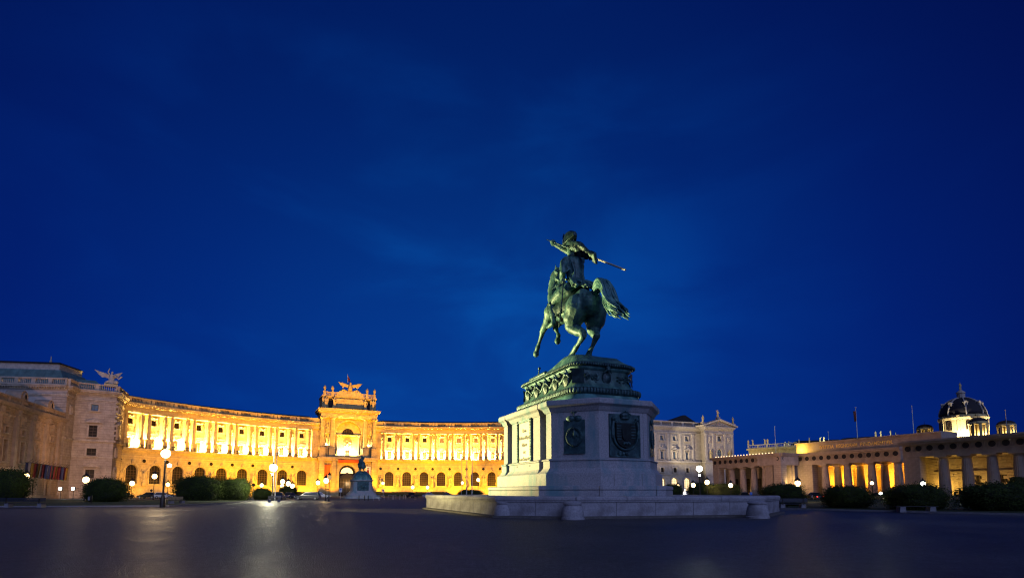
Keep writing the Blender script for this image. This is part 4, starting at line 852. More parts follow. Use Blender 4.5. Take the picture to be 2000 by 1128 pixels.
for px,py0,py1,Yc,rr,en in ((1807,850,827,318,3.9,900),(1912,846,815,285,4.0,2500),(1966,842,820,300,4.1,1600)):
    c=atY(px,py0,Yc); zt_=atY(px,py1+8,Yc).z; z0_=c.z-4; l=(c.x-dc.x,c.y-dc.y,z0_); h=zt_-z0_
    q=MB()
    for i in range(8):
        a=i*PI/4+.3; q.box(0,0,0,0,0,0) if 0 else None
        m_=Matrix.Rotation(a,4,'Z'); bb=MB().box(rr*.84,rr*1.02,-.55,.55,0,h*.86); q.add([m_@Vector(v) for v in bb.v],bb.f)
    q.lathe([(rr*1.0,h*.84),(rr*1.1,h*.9),(rr*1.02,h)],16); q.lathe([(rr*1.0,0),(rr*1.0,.4+h*.1)],16); ob('cupola',q.mesh('cupola','palp'),mu,l)
    q=MB(); q.lathe([(rr*.6,0),(rr*.6,h*.84)],10,cap=False); ob('cupola_core',q.mesh('cupola_core','palp'),mu,l)
    q=MB(); q.lathe([(rr*1.0*math.cos(t),rr*.55*math.sin(t)) for t in [i*PI/2/7 for i in range(7)]]+[(.1,rr*.56),(.06,rr*.56+1.8)],16,(0,0,h)); ob('cupola_roof',q.mesh('cupola_roof','slate',True),mu,l)
    for a in (-1.9,): light('POINT',(c.x+rr*.8*math.cos(a)*.95,c.y+rr*.8*math.sin(a)*.95,z0_+h*.3),None,en*1.4,(1,.74,.36),.2)
for a in (-2.3,-.8): light('SPOT',(dc.x+17*math.cos(a),dc.y+17*math.sin(a),zb-4),(dc.x+r*.6*math.cos(a),dc.y+r*.6*math.sin(a),zd-3),42000,(1,.82,.56),.5,spot=R(90))
# second museum front seen over the gate: pale balustraded roof edge and yellow-lit cornice with statues
m2=thing('museum_roofline','long museum roofline with white rooftop statues rising over the gate attic','museum')
Q0=atY(1462,880,200); Q1=atY(1556,862,188); 
b=MB(); T,L=frame_of((Q0.x,Q0.y),(Q1.x,Q1.y)); zt=Q0.z+.2; b.box(0,L,0,12,0,zt); b.box(-.5,L+.5,-.7,12,zt,zt+.6); put(m2,'wall',b.mesh('wall','palp'),0,0,0,T)
b=MB(); b.box(0,L,0,.4,zt+.6,zt+.9); b.box(0,L,0,.4,zt+1.7,zt+2.0)
for i in range(6): b.box(i*L/5-.3,i*L/5+.3,0,.4,zt+.9,zt+1.7)
q=balrow(.5,L-.5,zt+.9,zt+1.7,26,.2,.1); b.add(q.v,q.f); put(m2,'balustrade',b.mesh('balustrade','pal2p'),0,0,0,T)
for px in (1464,1473,1497,1502): s_=along(px,(Q0.x,Q0.y),(Q1.x,Q1.y)); put(m2,'statue',FIG[int(px)%4],s_,.2,zt+2.0,T,0,.75)
# =================================================================== rooftop statues on the gate skyline
for i,(px,py,k) in enumerate(((1534,870,0),(1541,869,1),(1561,866,2),(1581,863,3),(1602,862,1),(1609.5,861,0),(1710.5,851,2),(1720.5,851,3),(1740,849,0),(1750,849.5,1))):
    Yc=205-(px-1534)*.26; p=atY(px,py,Yc); sc=(7.5+(px-1534)*.006)/1050*Yc/2.6*1.22*(.62 if i==9 else 1)
    o=ob('statue',FIG[k],m2,(p.x,p.y,p.z-sc*.15),R(30*i),None,sc)
    if i in (0,4,7): light('POINT',(p.x-2.6,p.y-3.0,p.z+.6),None,900,(.92,1,.78),.2)
q0,q1=atY(1525,873,207),atY(1765,853,145)
b=MB(); T,L=frame_of((q0.x,q0.y),(q1.x,q1.y)); b.add([(0,0,q0.z-6),(L,0,q1.z-6),(L,0,q1.z-.2),(0,0,q0.z-.2),(0,9,q0.z-6),(L,9,q1.z-6),(L,9,q1.z-.2),(0,9,q0.z-.2)],[(0,1,2,3),(3,2,6,7),(4,7,6,5),(0,3,7,4),(1,5,6,2)]); put(m2,'roof_edge',b.mesh('roof_edge','palp'),0,0,0,T)
for (px0,px1,py0,py1,Yd) in ((1545,1660,870,858,230),(1640,1735,862,852,215)):
    a_,c_=atY(px0,py0,Yd),atY(px1,py0-4,Yd); 
    z1=atY((px0+px1)/2,py1,Yd).z
    quad_roof('dark_roof',[(a_.x,a_.y,a_.z-4),(c_.x,c_.y-6,a_.z-4),(c_.x,c_.y+14,a_.z-4),(a_.x,a_.y+14,a_.z-4)],[(a_.x+6,a_.y+5,z1),(c_.x-6,c_.y-2,z1),(c_.x-6,c_.y+8,z1),(a_.x+6,a_.y+8,z1)],'slate',m2)
light('SPOT',(68,172,9),(92,196,26),7000,(1,.62,.10),.5,spot=R(70)); light('SPOT',(88,150,14),(103,170,30),6000,(.95,1,.8),.5,spot=R(80)); light('SPOT',(74,176,13),(95,186,27),5000,(.95,1,.75),.4,spot=R(70))
# =================================================================== EQUESTRIAN MONUMENT
MX,MY=4.76,40.6; MR=R(112.5)
mon=thing('equestrian_monument','large green bronze rider on a rearing horse atop a tall pale stone pedestal','monument',(MX,MY,0),MR)
# local axes: +x away along the horse, +y its left side
def offset_poly(P_,o):
    n=len(P_); out=[]
    for i in range(n):
        a,b,c=Vector(P_[i-1]),Vector(P_[i]),Vector(P_[(i+1)%n]); d1=(b-a).normalized(); d2=(c-b).normalized()
        n1=Vector((d1.y,-d1.x)); n2=Vector((d2.y,-d2.x)); m=(n1+n2); k=m.dot(n1)
        out.append(b+m*(o/max(k,.25)))
    return out
def ploft(P_,prof):
    b=MB(); b.rings([[(p.x,p.y,z) for p in offset_poly(P_,o)] for o,z in prof]); return b
fw,dg_,hl_=1.85,2.25,4.2
side=hl_*2-0
gp_=[-hl_,-hl_+.75,-hl_+1.7,hl_-1.7,hl_-.75,hl_]   # grooves on the long sides
hwid=fw+dg_; gd=.7
PED=[(-hl_-dg_,-fw),]
right=[(-hl_,-hwid),(gp_[1],-hwid),(gp_[1],-hwid+gd),(gp_[2],-hwid+gd),(gp_[2],-hwid),(gp_[3],-hwid),(gp_[3],-hwid+gd),(gp_[4],-hwid+gd),(gp_[4],-hwid),(hl_,-hwid)]
PED=[(-hl_-dg_,-fw)]+right+[(hl_+dg_,-fw),(hl_+dg_,fw)]+[(x,-y) for x,y in reversed(right)]+[(-hl_-dg_,fw)]
ZB=1.90
ob('base_course',ploft(PED,[(.50,ZB),(.50,ZB+.78),(.46,ZB+.82),(.30,ZB+.95),(.22,ZB+1.08),(.20,ZB+1.12)]).mesh('base_course','gran'),mon)
ob('dado',ploft(PED,[(.16,ZB+1.12),(.16,ZB+1.6),(.24,ZB+1.63),(.24,ZB+1.70),(.05,ZB+1.78)]).mesh('dado','gran'),mon)
ob('shaft',ploft(PED,[(0,ZB+1.78),(0,6.72)]).mesh('shaft','gran'),mon)
ob('cornice',ploft(PED,[(.05,6.70),(.10,6.78),(.22,6.98),(.40,7.10),(.42,7.14),(.42,7.38),(.36,7.46),(-.2,7.56)]).mesh('cornice','gran'),mon)
# joints: recessed seams as thin dark inserts
b=MB()
for y in (1.1,-1.0): b.box(-hl_-dg_-.503,-hl_-dg_-.49,y-.012,y+.012,ZB,ZB+.78); 
b.box(-hl_-dg_-.004,-hl_-dg_+.01,-1.55,-1.53,ZB+1.8,6.7)
ob('joint_seam',b.mesh('joint_seam','dark_stone'),mon)
# bronze plinth, rounded rectangle
def rrect(hx,hy,r,n=6):
    P_=[]
    for cx,cy,a0 in ((hx-r,-hy+r,-90),(hx-r,hy-r,0),(-hx+r,hy-r,90),(-hx+r,-hy+r,180)):
        for i in range(n+1): a=R(a0+90*i/n); P_.append((cx+r*math.cos(a),cy+r*math.sin(a)))
    return P_
def rloft(prof,n=8):
    b=MB(); b.rings([[(x,y,z) for x,y in rrect(hx,hy,rr,n)] for hx,hy,rr,z in prof]); return b
BX,BY=4.55,2.30; 
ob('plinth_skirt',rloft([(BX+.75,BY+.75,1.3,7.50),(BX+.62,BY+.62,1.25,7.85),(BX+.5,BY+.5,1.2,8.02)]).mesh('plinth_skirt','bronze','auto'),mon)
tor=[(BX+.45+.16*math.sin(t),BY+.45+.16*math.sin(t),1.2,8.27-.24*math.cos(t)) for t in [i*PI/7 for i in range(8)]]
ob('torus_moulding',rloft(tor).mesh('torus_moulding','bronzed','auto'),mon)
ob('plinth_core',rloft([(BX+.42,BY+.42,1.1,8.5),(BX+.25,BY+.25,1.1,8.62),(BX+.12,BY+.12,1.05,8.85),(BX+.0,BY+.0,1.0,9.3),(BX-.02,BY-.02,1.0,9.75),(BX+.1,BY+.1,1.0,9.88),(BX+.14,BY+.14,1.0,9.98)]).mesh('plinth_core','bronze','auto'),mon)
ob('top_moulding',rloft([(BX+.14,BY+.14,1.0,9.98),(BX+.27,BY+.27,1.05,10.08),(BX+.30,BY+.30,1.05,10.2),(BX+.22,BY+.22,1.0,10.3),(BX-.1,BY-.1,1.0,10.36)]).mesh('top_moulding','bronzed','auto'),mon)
# leaf bosses round torus and top moulding
def around(hx,hy,r,step):
    P_=rrect(hx,hy,r,8); L=[];n=len(P_); acc=0
    for i in range(n):
        a,b_=Vector(P_[i]),Vector(P_[(i+1)%n]); d=(b_-a).length; t=step-acc if acc else 0
        t=max(0,t)
        while t<d: p=a+(b_-a)*(t/d); L.append((p.x,p.y,math.atan2((b_-a).y,(b_-a).x))); t+=step
        acc=d-(t-step)
    return L
b=MB(); 
for x,y,a in around(BX+.60,BY+.60,1.25,.24): b.ball((x,y,8.27),(.12,.12,.2),5,4)
for x,y,a in around(BX+.30,BY+.30,1.05,.19): b.ball((x,y,10.14),(.09,.09,.10),5,4)
o=ob('leaf_moulding',b.mesh('leaf_moulding','bronzed','auto'),mon); o['kind']='stuff'
# shields and trophies in the frieze
def shield(par,x,y,z,rz,s=1.0,m='bronzed',tilt=0):
    b=MB(); n=14; rs=[]
    for k,(rr,dd) in enumerate(((1,0),(.96,.10),(.8,.07),(.55,.12),(.2,.2),(.02,.22))):
        rs.append([(.42*s*rr*math.cos(2*PI*i/n),-dd*s,.52*s*rr*math.sin(2*PI*i/n)*(1.15 if math.sin(2*PI*i/n)<0 else .95)) for i in range(n)])
    b.rings(rs); return ob('shield',b.mesh('shield',m,'auto'),par,(x,y,z),0,(tilt,0,rz))
def helmet(par,x,y,z,rz,s=1,m='bronzed'):
    b=MB(); b.ball((0,-.12*s,0),(.22*s,.26*s,.26*s),9,6)
    for i in range(7): a=-.9+i*.3; b.ball((.30*s*math.sin(a)*.6,-.2*s,.30*s*math.cos(a)),(.09*s,.1*s,.14*s),6,4)
    b.tube([(-.2*s,-.2*s,-.1*s),(-.45*s,-.1*s,-.35*s)],[.1*s,.04*s],6); b.tube([(.2*s,-.2*s,-.1*s),(.45*s,-.1*s,-.35*s)],[.1*s,.04*s],6)
    return ob('helmet',b.mesh('helmet',m,'auto'),par,(x,y,z),rz)
def spears(par,x,y,z,rz,s=1,m='bronzed'):
    b=MB(); r_=random.Random(int(x*100+y*10))
    for i in range(5):
        a=r_.uniform(-.9,.9); b.tube([(-.9*s*math.cos(a)*.8,-.06,-.55*s*math.sin(a)),(.9*s*math.cos(a)*.8,-.1,.55*s*math.sin(a))],.035*s,5); b.ball((.9*s*math.cos(a)*.8,-.1,.55*s*math.sin(a)),(.08,.05,.08),5,4)
    for i in range(7): b.ball((r_.uniform(-.7,.7)*s,-.05,r_.uniform(-.35,.35)*s),(r_.uniform(.08,.2)*s,.12,r_.uniform(.06,.16)*s),7,5)
    return ob('trophy',b.mesh('trophy',m,'auto'),par,(x,y,z),rz)
# near end (faces -x): local rz for outward -x is -90deg so that mesh -y -> -x
for y,f in ((0,'s'),(1.25,'t'),(-1.25,'t'),):
    (shield if f=='s' else spears)(mon,-BX-.02,y,9.28,-PI/2,*( (.95,) if f=='s' else (.72,)))
helmet(mon,-BX-.1,0,9.85,-PI/2,.7)
for s in (1,-1):       # long sides
    rz=PI if s>0 else 0
    for i in range(5):
        x=-3.2+i*1.6; shield(mon,x,s*(BY+.12),9.2,rz,1.0); helmet(mon,x-.35,s*(BY+.18),9.55,rz,.8); 
    for i in range(4): spears(mon,-2.4+i*1.6,s*(BY+.05),9.2,rz,.55)
for sx_ in (-1,1):
    for sy_ in (-1,1):
        b=MB(); b.grid(.85,.95,6,8,lambda u,v:.10+.06*abs(v)); ob('corner_plate',b.mesh('corner_plate','bronzed'),mon,(sx_*(BX-.25),sy_*(BY-.25),9.3),{(1,1):R(135),(1,-1):R(45),(-1,1):R(-135),(-1,-1):R(-45)}[(sx_,sy_)])
# bronze ground mound under the horse
b=MB(); nx,ny=40,20; vs=[]
for j in range(ny+1):
    for i in range(nx+1):
        x=-BX+.1+i/nx*(2*BX-.2); y=-BY+.1+j/ny*(2*BY-.2)
        e_=min(1,(BX-.1-abs(x))/.9)*min(1,(BY-.1-abs(y))/.7); hgt=10.33+ .85*max(0,e_)**.5*(math.exp(-((x+1.8)/2.3)**2)+.25)+.10*noise.noise((x*1.3,y*1.3,0))*max(0,e_)
        vs.append((x,y,hgt))
b.add(vs,[(j*(nx+1)+i,j*(nx+1)+i+1,(j+1)*(nx+1)+i+1,(j+1)*(nx+1)+i) for j in range(ny) for i in range(nx)]); ob('bronze_ground',b.mesh('bronze_ground','bronze',True),mon)
b=MB(); 
for x,y,r_,z in ((2.6,.8,.35,10.7),(3.2,.9,.2,10.8),(2.9,.2,.3,10.6),(3.7,1.2,.22,10.6)): b.ball((x,y,z),(r_,r_,r_*.8),8,6)
b.tube([(3.1,1.6,10.7),(2.6,1.7,11.3)],[.05,.05],6); b.ball((2.6,1.7,11.35),.12,6,5); b.tube([(1.6,1.6,10.8),(4.2,1.7,10.65)],[.16,.2],8)
ob('fallen_weapons',b.mesh('fallen_weapons','bronzed','auto'),mon)
# coats of arms and plaques on the pedestal
fx=-hl_-dg_
b=MB(); b.box(-1.17,1.17,-.07,-.002,-1.42,1.36); 
for s in (-1,1): b.box(s*1.12-.05,s*1.12+.05,-.12,-.071,-1.42,1.36)
b.box(-1.17,1.17,-.12,-.071,-1.42,-1.32); coa=ob('coat_of_arms',b.mesh('coat_of_arms','bronzed'),mon,(fx,-.05,5.15),-PI/2)
def shieldshape(w,h,n=10): 
    P_=[(-w,h),(w,h),(w,0)]+[(w*math.cos(PI/2*i/n)**.8,-h*math.sin(PI/2*i/n)) for i in range(1,n)]+[(0,-h*1.08)]+[(-w*math.cos(PI/2*i/n)**.8,-h*math.sin(PI/2*i/n)) for i in range(n-1,0,-1)]+[(-w,0)]
    return P_
b=MB(); b.prism(shieldshape(.74,.78),-.22,-.071); b.prism(shieldshape(.34,.36),-.30,-.221)
for i in range(6): b.box(-.70,-.38,-.26,-.221,-.3+i*.17,-.22+i*.17); b.box(.38,.70,-.255,-.221,-.2+i*.19,-.15+i*.19)
for i in range(5): b.ball((-.2+i*.1,-.30,-.55+.05*(i%2)),(.09,.06,.09),6,4)
ob('escutcheon',b.mesh('escutcheon','bronzed'),coa)
b=MB(); 
for i in range(40):
    a=PI*(.95+1.1*i/39); b.ball((.92*math.cos(a),-.15,.0+.95*math.sin(a)),(.09,.1,.09),6,4)
for s in (-1,1):
    b.tube([(s*.95,-.12,-.2),(s*1.0,-.15,.4),(s*.9,-.15,.9)],[.08,.13,.10],7); b.ball((s*.9,-.2,1.02),(.14,.14,.14),7,5); b.tube([(s*.9,-.2,1.0),(s*.65,-.22,.85)],[.08,.04],6)
for i in range(6): b.ball((random.uniform(-.5,.5),-.12,-1.1+random.uniform(-.15,.1)),(.14,.1,.12),6,5)
ob('laurel_garland',b.mesh('laurel_garland','bronzed','auto'),coa)
def crown(s=1): 
    b=MB(); b.lathe([(.36*s,0),(.38*s,.14*s),(.34*s,.16*s)],14,(0,-.12,0),sy=.5)
    for i in range(7): a=PI*i/6; b.tube([(-.36*s*math.cos(a),-.15,.14*s),(-.46*s*math.cos(a),-.22,.36*s),(-.10*s*math.cos(a),-.2,.5*s)],.05*s,5)
    b.ball((0,-.2,.3*s),(.34*s,.14*s,.22*s),9,6); b.ball((0,-.2,.56*s),.07*s,6,4); return b
ob('crown',crown(.85).mesh('crown','bronzed','auto'),coa,(0,0,1.05))
# two diagonal end faces carry smaller reliefs
for s in (1,-1):
    px_,py_=fx+dg_/2,s*(fw+dg_/2); rz=-PI/2-s*PI/4
    b=MB(); b.box(-.70,.70,-.07,-.002,-1.2,1.0); b.box(-.70,.70,-.13,-.071,-1.2,-1.05)
    pl=ob('order_relief',b.mesh('order_relief','bronzed'),mon,(px_,py_,5.15),rz)
    b=MB()
    for i in range(26): a=2*PI*i/26; b.ball((.48*math.cos(a),-.13,-.1+.55*math.sin(a)),(.09,.08,.09),6,4)
    b.ball((0,-.14,0.1),(.14,.1,.3),7,5); b.tube([(-.25,-.12,-.1),(0,-.16,.4),(.25,-.12,-.1)],[.05,.07,.05],6)
    ob('wreath',b.mesh('wreath','bronzed','auto'),pl)
    b=MB(); b.ball((-.25,-.1,1.08),(.28,.1,.2),8,5); b.ball((.25,-.1,1.08),(.28,.1,.2),8,5); b.tube([(0,-.1,1.0),(0,-.1,1.5)],[.05,.03],6); b.ball((-.1,-.1,1.5),(.1,.05,.05),6,4); b.ball((.1,-.1,1.5),(.1,.05,.05),6,4); ob('ribbon',b.mesh('ribbon','bronzed','auto'),pl)
# inscription tablets on the long sides
def tablet(s,lines):
    b=MB(); w,h=1.25,1.75
    b.box(-w,-w+.2,-.14,-.002,-h,h); b.box(w-.2,w,-.14,-.002,-h,h); b.box(-w+.2,w-.2,-.14,-.002,h-.2,h); b.box(-w+.2,w-.2,-.14,-.002,-h,-h+.2)
    for i in range(18):
        z=-h+.1+i*(2*h-.2)/17
        for x in (-w+.1,w-.1): b.ball((x,-.15,z),(.08,.05,.08),5,4)
    tb=ob('inscription_tablet',b.mesh('inscription_tablet','bronzed'),mon,(0,s*hwid,5.0),PI if s>0 else 0)
    b=MB(); b.box(-w+.2,w-.2,-.06,-.003,-h+.2,h-.2); ob('marble_panel',b.mesh('marble_panel','plaque'),tb)
    for i,l in enumerate(lines):
        cv=bpy.data.curves.new('lettering','FONT'); cv.body=l; cv.size=.34; cv.extrude=.01; cv.offset=.008; cv.align_x='CENTER'; cv.materials.append(M['ink'])
        o=text_obj('lettering',cv,tb,(0,-.075,.85-i*.52),(PI/2,0,0)); o.scale=(.86,1.0,1) if len(l)>10 else (1,1,1)
tablet(1,['Dem','heldenmüthigen','Führer','der','Heere Österreichs']); tablet(-1,['Dem','beharrlichen','Kämpfer','für','Deutschlands Ehre'])
# ---------------------------------------------------------------- horse and rider (one continuous remeshed figure each)
def organic(name,builder,voxel,m,par,loc=(0,0,0),smooth_it=4,disp=None):
    me=builder.mesh(name,m); o=bpy.data.objects.new(name,me); COL.objects.link(o)
    r_=o.modifiers.new('r','REMESH'); r_.mode='VOXEL'; r_.voxel_size=voxel; r_.use_smooth_shade=True
    s_=o.modifiers.new('s','SMOOTH'); s_.iterations=smooth_it; s_.factor=.5
    bpy.context.view_layer.update(); me2=bpy.data.meshes.new_from_object(o.evaluated_get(bpy.context.evaluated_depsgraph_get()))
    bpy.data.objects.remove(o)
    if disp:
        me2.update(); nn=[v.normal.copy() for v in me2.vertices]
        for v,n in zip(me2.vertices,nn): v.co+=n*disp(v.co)
        me2.update()
    me2.materials.clear(); me2.materials.append(M[m]); me2.name=name
    return ob(name,me2,par,loc)
def T3(*a): return [(p[0],p[1],p[2]) for p in a],[p[3] for p in a]
OY=.6
H=MB()
def tb(*a,n=12,sq=1.0):
    # dense resample with spherical joints so the skin stays continuous
    P_=[Vector(p[:3]) for p in a]; Rr=[p[3] for p in a]; pts=[];rs=[]
    for i in range(len(P_)-1):
        for k in range(4): t=k/4; pts.append(P_[i].lerp(P_[i+1],t)); rs.append(Rr[i]+(Rr[i+1]-Rr[i])*(t*t*(3-2*t)))
    pts.append(P_[-1]); rs.append(Rr[-1]); CUR.tube(pts,rs,n,sq)
    CUR.ball(P_[0],Rr[0]*.98,n,8); CUR.ball(P_[-1],Rr[-1]*.98,n,8)
CUR=H
tb((-3.5,0,14.8,.92),(-2.7,0,14.98,1.06),(-1.5,0,15.15,1.0),(-.2,0,15.4,.98),(1.0,0,15.9,.96),(1.75,0,16.15,.82),n=18)
H.ball((-3.2,.42,14.9),(.88,.66,1.04),12,9); H.ball((-3.2,-.42,14.9),(.88,.66,1.04),12,9)
tb((1.2,0,16.2,.88),(1.75,0,17.0,.70),(1.85,0,17.8,.55),(1.55,0,18.6,.44),(1.35,0,19.05,.36),n=14)
tb((1.35,0,19.1,.34),(1.8,.05,18.9,.36),(2.25,.08,18.45,.25),(2.55,.1,18.0,.20),(2.62,.1,17.85,.19),n=12)
for s in (-1,1): tb((1.3,s*.2,19.25,.10),(1.25,s*.25,19.65,.035)); H.ball((1.95,s*.3,18.85),(.09,.06,.08),6,4)
# mane crest
for i in range(12): t=i/11; tb((1.15-.1*math.sin(t*3),.12+.2*math.sin(i*2.1),19.2-2.3*t,.17),(.75-.1*t,.35*math.sin(i*1.7),18.9-2.3*t,.06),n=7)
# fore legs
tb((1.5,.55,15.7,.62),(1.95,.55,15.2,.44),(2.6,.52,14.95,.30),(3.2,.5,14.65,.25),(3.35,.5,14.4,.21),(3.95,.5,13.75,.15),(4.18,.5,13.5,.19),(4.36,.5,13.25,.16))
tb((4.36,.5,13.3,.19),(4.50,.5,13.02,.27),n=10)
tb((1.5,-.55,15.5,.60),(2.1,-.5,15.35,.42),(2.6,-.42,15.1,.27),(2.68,-.4,14.9,.24),(2.3,-.4,14.35,.15),(2.12,-.4,14.12,.19),(2.2,-.4,13.9,.16))
tb((2.2,-.4,13.92,.19),(2.28,-.4,13.66,.27),n=10)
# hind legs
tb((-2.9,.62,14.7,.95),(-2.4,.72,13.9,.78),(-2.2,.70,13.45,.56),(-2.7,.60,13.0,.40),(-3.3,.52,12.72,.30),(-3.38,.50,12.5,.25),(-2.7,.47,12.1,.17),(-2.05,.45,11.78,.20),(-1.75,.45,11.6,.17))
tb((-1.75,.45,11.62,.2),(-1.45,.45,11.36,.27),n=10)
tb((-3.1,-.62,14.7,.95),(-2.85,-.78,13.8,.78),(-2.75,-.74,13.25,.52),(-3.15,-.6,12.8,.35),(-3.5,-.52,12.55,.27),(-3.3,-.5,12.3,.20),(-2.95,-.48,11.9,.16),(-2.72,-.46,11.66,.19),(-2.6,-.45,11.5,.17))
tb((-2.6,-.45,11.52,.2),(-2.45,-.45,11.30,.27),n=10)
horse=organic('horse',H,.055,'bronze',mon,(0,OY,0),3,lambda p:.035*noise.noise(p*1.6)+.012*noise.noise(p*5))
# tail
CUR=Tl=MB(); rnd=random.Random(5)
for i in range(64):
    a=rnd.uniform(-.36,.36); c=rnd.uniform(-.27,.27); w=rnd.uniform(.045,.095); e_=rnd.uniform(-.5,.5); q=rnd.uniform(-.12,.12)
    P_=[(-4.05,a*.3,15.25+c*.3,w*1.5),(-4.7,a*.8,15.72+c*.8,w*1.4),(-5.4,a*1.2,15.6+c*1.05,w*1.3),(-5.9+q,a*1.3,14.9+c*1.2,w*1.25),(-6.15+e_*.2,a*1.4+q,14.2+c*1.1,w*1.2),(-6.6+e_*.3,a*1.5-q,13.6+c*1.3,w*1.1),(-7.05+e_*.45,a*1.7+q,13.2+c*1.5+e_*.2,w*.8),(-7.35+e_*.55,a*1.6,13.0+c*1.5+e_*.4,.02)]
    V=[Vector(p[:3]) for p in P_]; pts=[];rs=[]
    for k in range(len(V)-1):
        p0=V[max(k-1,0)];p1=V[k];p2=V[k+1];p3=V[min(k+2,len(V)-1)]
        for u in (0,.33,.66): pts.append(.5*((2*p1)+(p2-p0)*u+(2*p0-5*p1+4*p2-p3)*u*u+(3*p1-p0-3*p2+p3)*u**3)); rs.append(P_[k][3]+(P_[k+1][3]-P_[k][3])*u)
    pts.append(V[-1]); rs.append(.02); Tl.tube(pts,rs,7)
ob('tail',Tl.mesh('tail','bronze',True),mon,(0,OY,0))
# bridle, reins, saddle cloth with embroidery
CUR=Bd=MB()
tb((-.4,0,17.0,.12),(-1.0,.55,16.62,.12),(-1.2,.6,16.5,.1)); 
vs=[];fs=[];nu,nv=14,16
for j in range(nv+1):
    for i in range(nu+1):
        x=-2.5+2.4*i/nu; a=PI*(-.12+1.24*j/nv); rr=1.10+.05*math.sin(i*1.3+j)+(.12 if abs(j-nv/2)>5 else 0); vs.append((x,rr*math.cos(a),15.15+.11*(x+1.5)+rr*math.sin(a)*1.02))
Bd=MB(); Bd.add(vs,[(j*(nu+1)+i,(j+1)*(nu+1)+i,(j+1)*(nu+1)+i+1,j*(nu+1)+i+1) for j in range(nv) for i in range(nu)])
for j in (0,nv):
    for i in range(nu+1): v=vs[j*(nu+1)+i]; Bd.ball(v,.07,5,4)
ob('saddle_cloth',Bd.mesh('saddle_cloth','bronzed','auto'),mon,(0,OY,0))
CUR=Bd=MB(); tb((2.45,.25,18.1,.035),(1.4,.5,17.6,.035),(-.1,.45,17.55,.035),n=5); tb((2.3,.3,18.5,.045),(1.5,.38,19.0,.045),n=5); tb((1.9,-.1,16.9,.045),(1.2,1.02,16.2,.05),(-.3,1.08,15.9,.05),n=5)
ob('bridle',Bd.mesh('bridle','bronzed'),mon,(0,OY,0))
# rider
CUR=Rd=MB(); rr_=random.Random(8)
for i in range(8):   # sleeve and boot creases
    t=i/7; tb((-1.05-.5*t,.98+.12*math.sin(i),18.75-.95*t,.05),(-1.45-.35*t,.75+.1*math.sin(i),18.65-.9*t,.05),n=6)
tb((.05,.72,15.9,.1),(.5,1.0,15.8,.13),(.1,1.42,15.85,.1),n=7)
for i in range(5): tb((-1.95,-.5+.25*i,17.45,.05),(-2.0,-.45+.25*i,17.2,.05),n=5)
tb((-1.95,.1,17.35,.09),(-1.6,.62,17.35,.09),(-1.1,.6,17.4,.08),n=7); tb((-1.95,-.1,17.35,.09),(-1.6,-.62,17.35,.09),(-1.1,-.6,17.4,.08),n=7)
tb((-1.55,0,16.75,.68),(-1.5,0,17.35,.60),(-1.35,0,18.1,.70),(-1.2,0,18.7,.74),(-1.05,0,19.1,.50),n=16)
tb((-1.15,.55,18.85,.36),(-1.25,.82,18.65,.33),(-1.5,1.05,18.15,.27),(-1.6,1.12,17.75,.25),(-1.1,.9,17.6,.23),(-.45,.55,17.62,.17))
tb((-1.05,0,19.2,.34),(-.9,0,19.7,.24),(-.8,0,20.0,.26),n=12)
Rd.ball((-.75,0,20.35),(.40,.33,.44),12,9); Rd.ball((-.35,0,20.3),(.09,.06,.1),6,5); Rd.ball((-.42,0,20.02),(.12,.14,.12),6,5); Rd.ball((-.75,.33,20.3),(.08,.05,.11),6,5); Rd.ball((-.75,-.33,20.3),(.08,.05,.11),6,5)
hR=Vector((1.15,.55,21.25))
tb((-1.2,-.55,18.95,.36),(-1.0,-.75,19.25,.33),(-.3,-.55,19.9,.27),(.35,-.1,20.5,.24),(.8,.25,20.95,.20),(hR.x-.1,hR.y-.05,hR.z-.08,.15))
# legs
tb((-1.55,.45,16.5,.62),(-1.0,.85,16.4,.52),(-.2,.98,16.15,.42),(.25,1.02,15.95,.36),(.2,1.1,15.4,.31),(.05,1.12,14.9,.27),(.0,1.12,14.5,.19),(.05,1.12,14.3,.19),(.6,1.15,14.22,.15),(1.0,1.15,14.25,.10))
tb((-1.55,-.45,16.5,.62),(-1.0,-.85,16.4,.52),(-.2,-.98,16.15,.42),(.25,-1.02,15.95,.36),(.2,-1.1,15.4,.31),(.05,-1.12,14.9,.27),(.05,-1.12,14.3,.19),(.9,-1.15,14.25,.12))
# coat skirts
for i in range(9):
    a=-1.3+i*.325; tb((-1.6,.45*math.sin(a),17.3,.16),(-2.5-.3*math.cos(a),.95*math.sin(a),16.75,.13),(-3.15-.6*math.cos(a*.8),1.3*math.sin(a),16.15+.12*math.sin(i*2.4),.07),n=7)
    tb((-1.75-.1*math.cos(a),.5*math.sin(a),17.1,.25),(-2.3-.35*math.cos(a),.75*math.sin(a),16.65,.20),(-2.7-.75*math.cos(a*.8),1.15*math.sin(a),16.15+.08*math.sin(i*2.4),.15),n=8)
for s in (1,): tb((-1.2,.9,17.2,.2),(-.9,1.05,16.9,.2),(-.7,1.1,16.55,.12))
# fold ridges on the back
for i in range(5): x=-.5+i*.25; tb((-1.85,x*.9,18.4,.09),(-1.98,x*.7,17.8,.10),(-1.95,x*.8,17.3,.07),n=7)
tb((-1.2,0,19.25,.42),(-1.05,0,19.5,.34),n=12)
rider=organic('rider',Rd,.045,'bronze',mon,(0,OY,0),2,lambda p:.035*noise.noise((p.x*1.2,p.y*2.5,p.z*2.0))+.012*noise.noise(p*7))
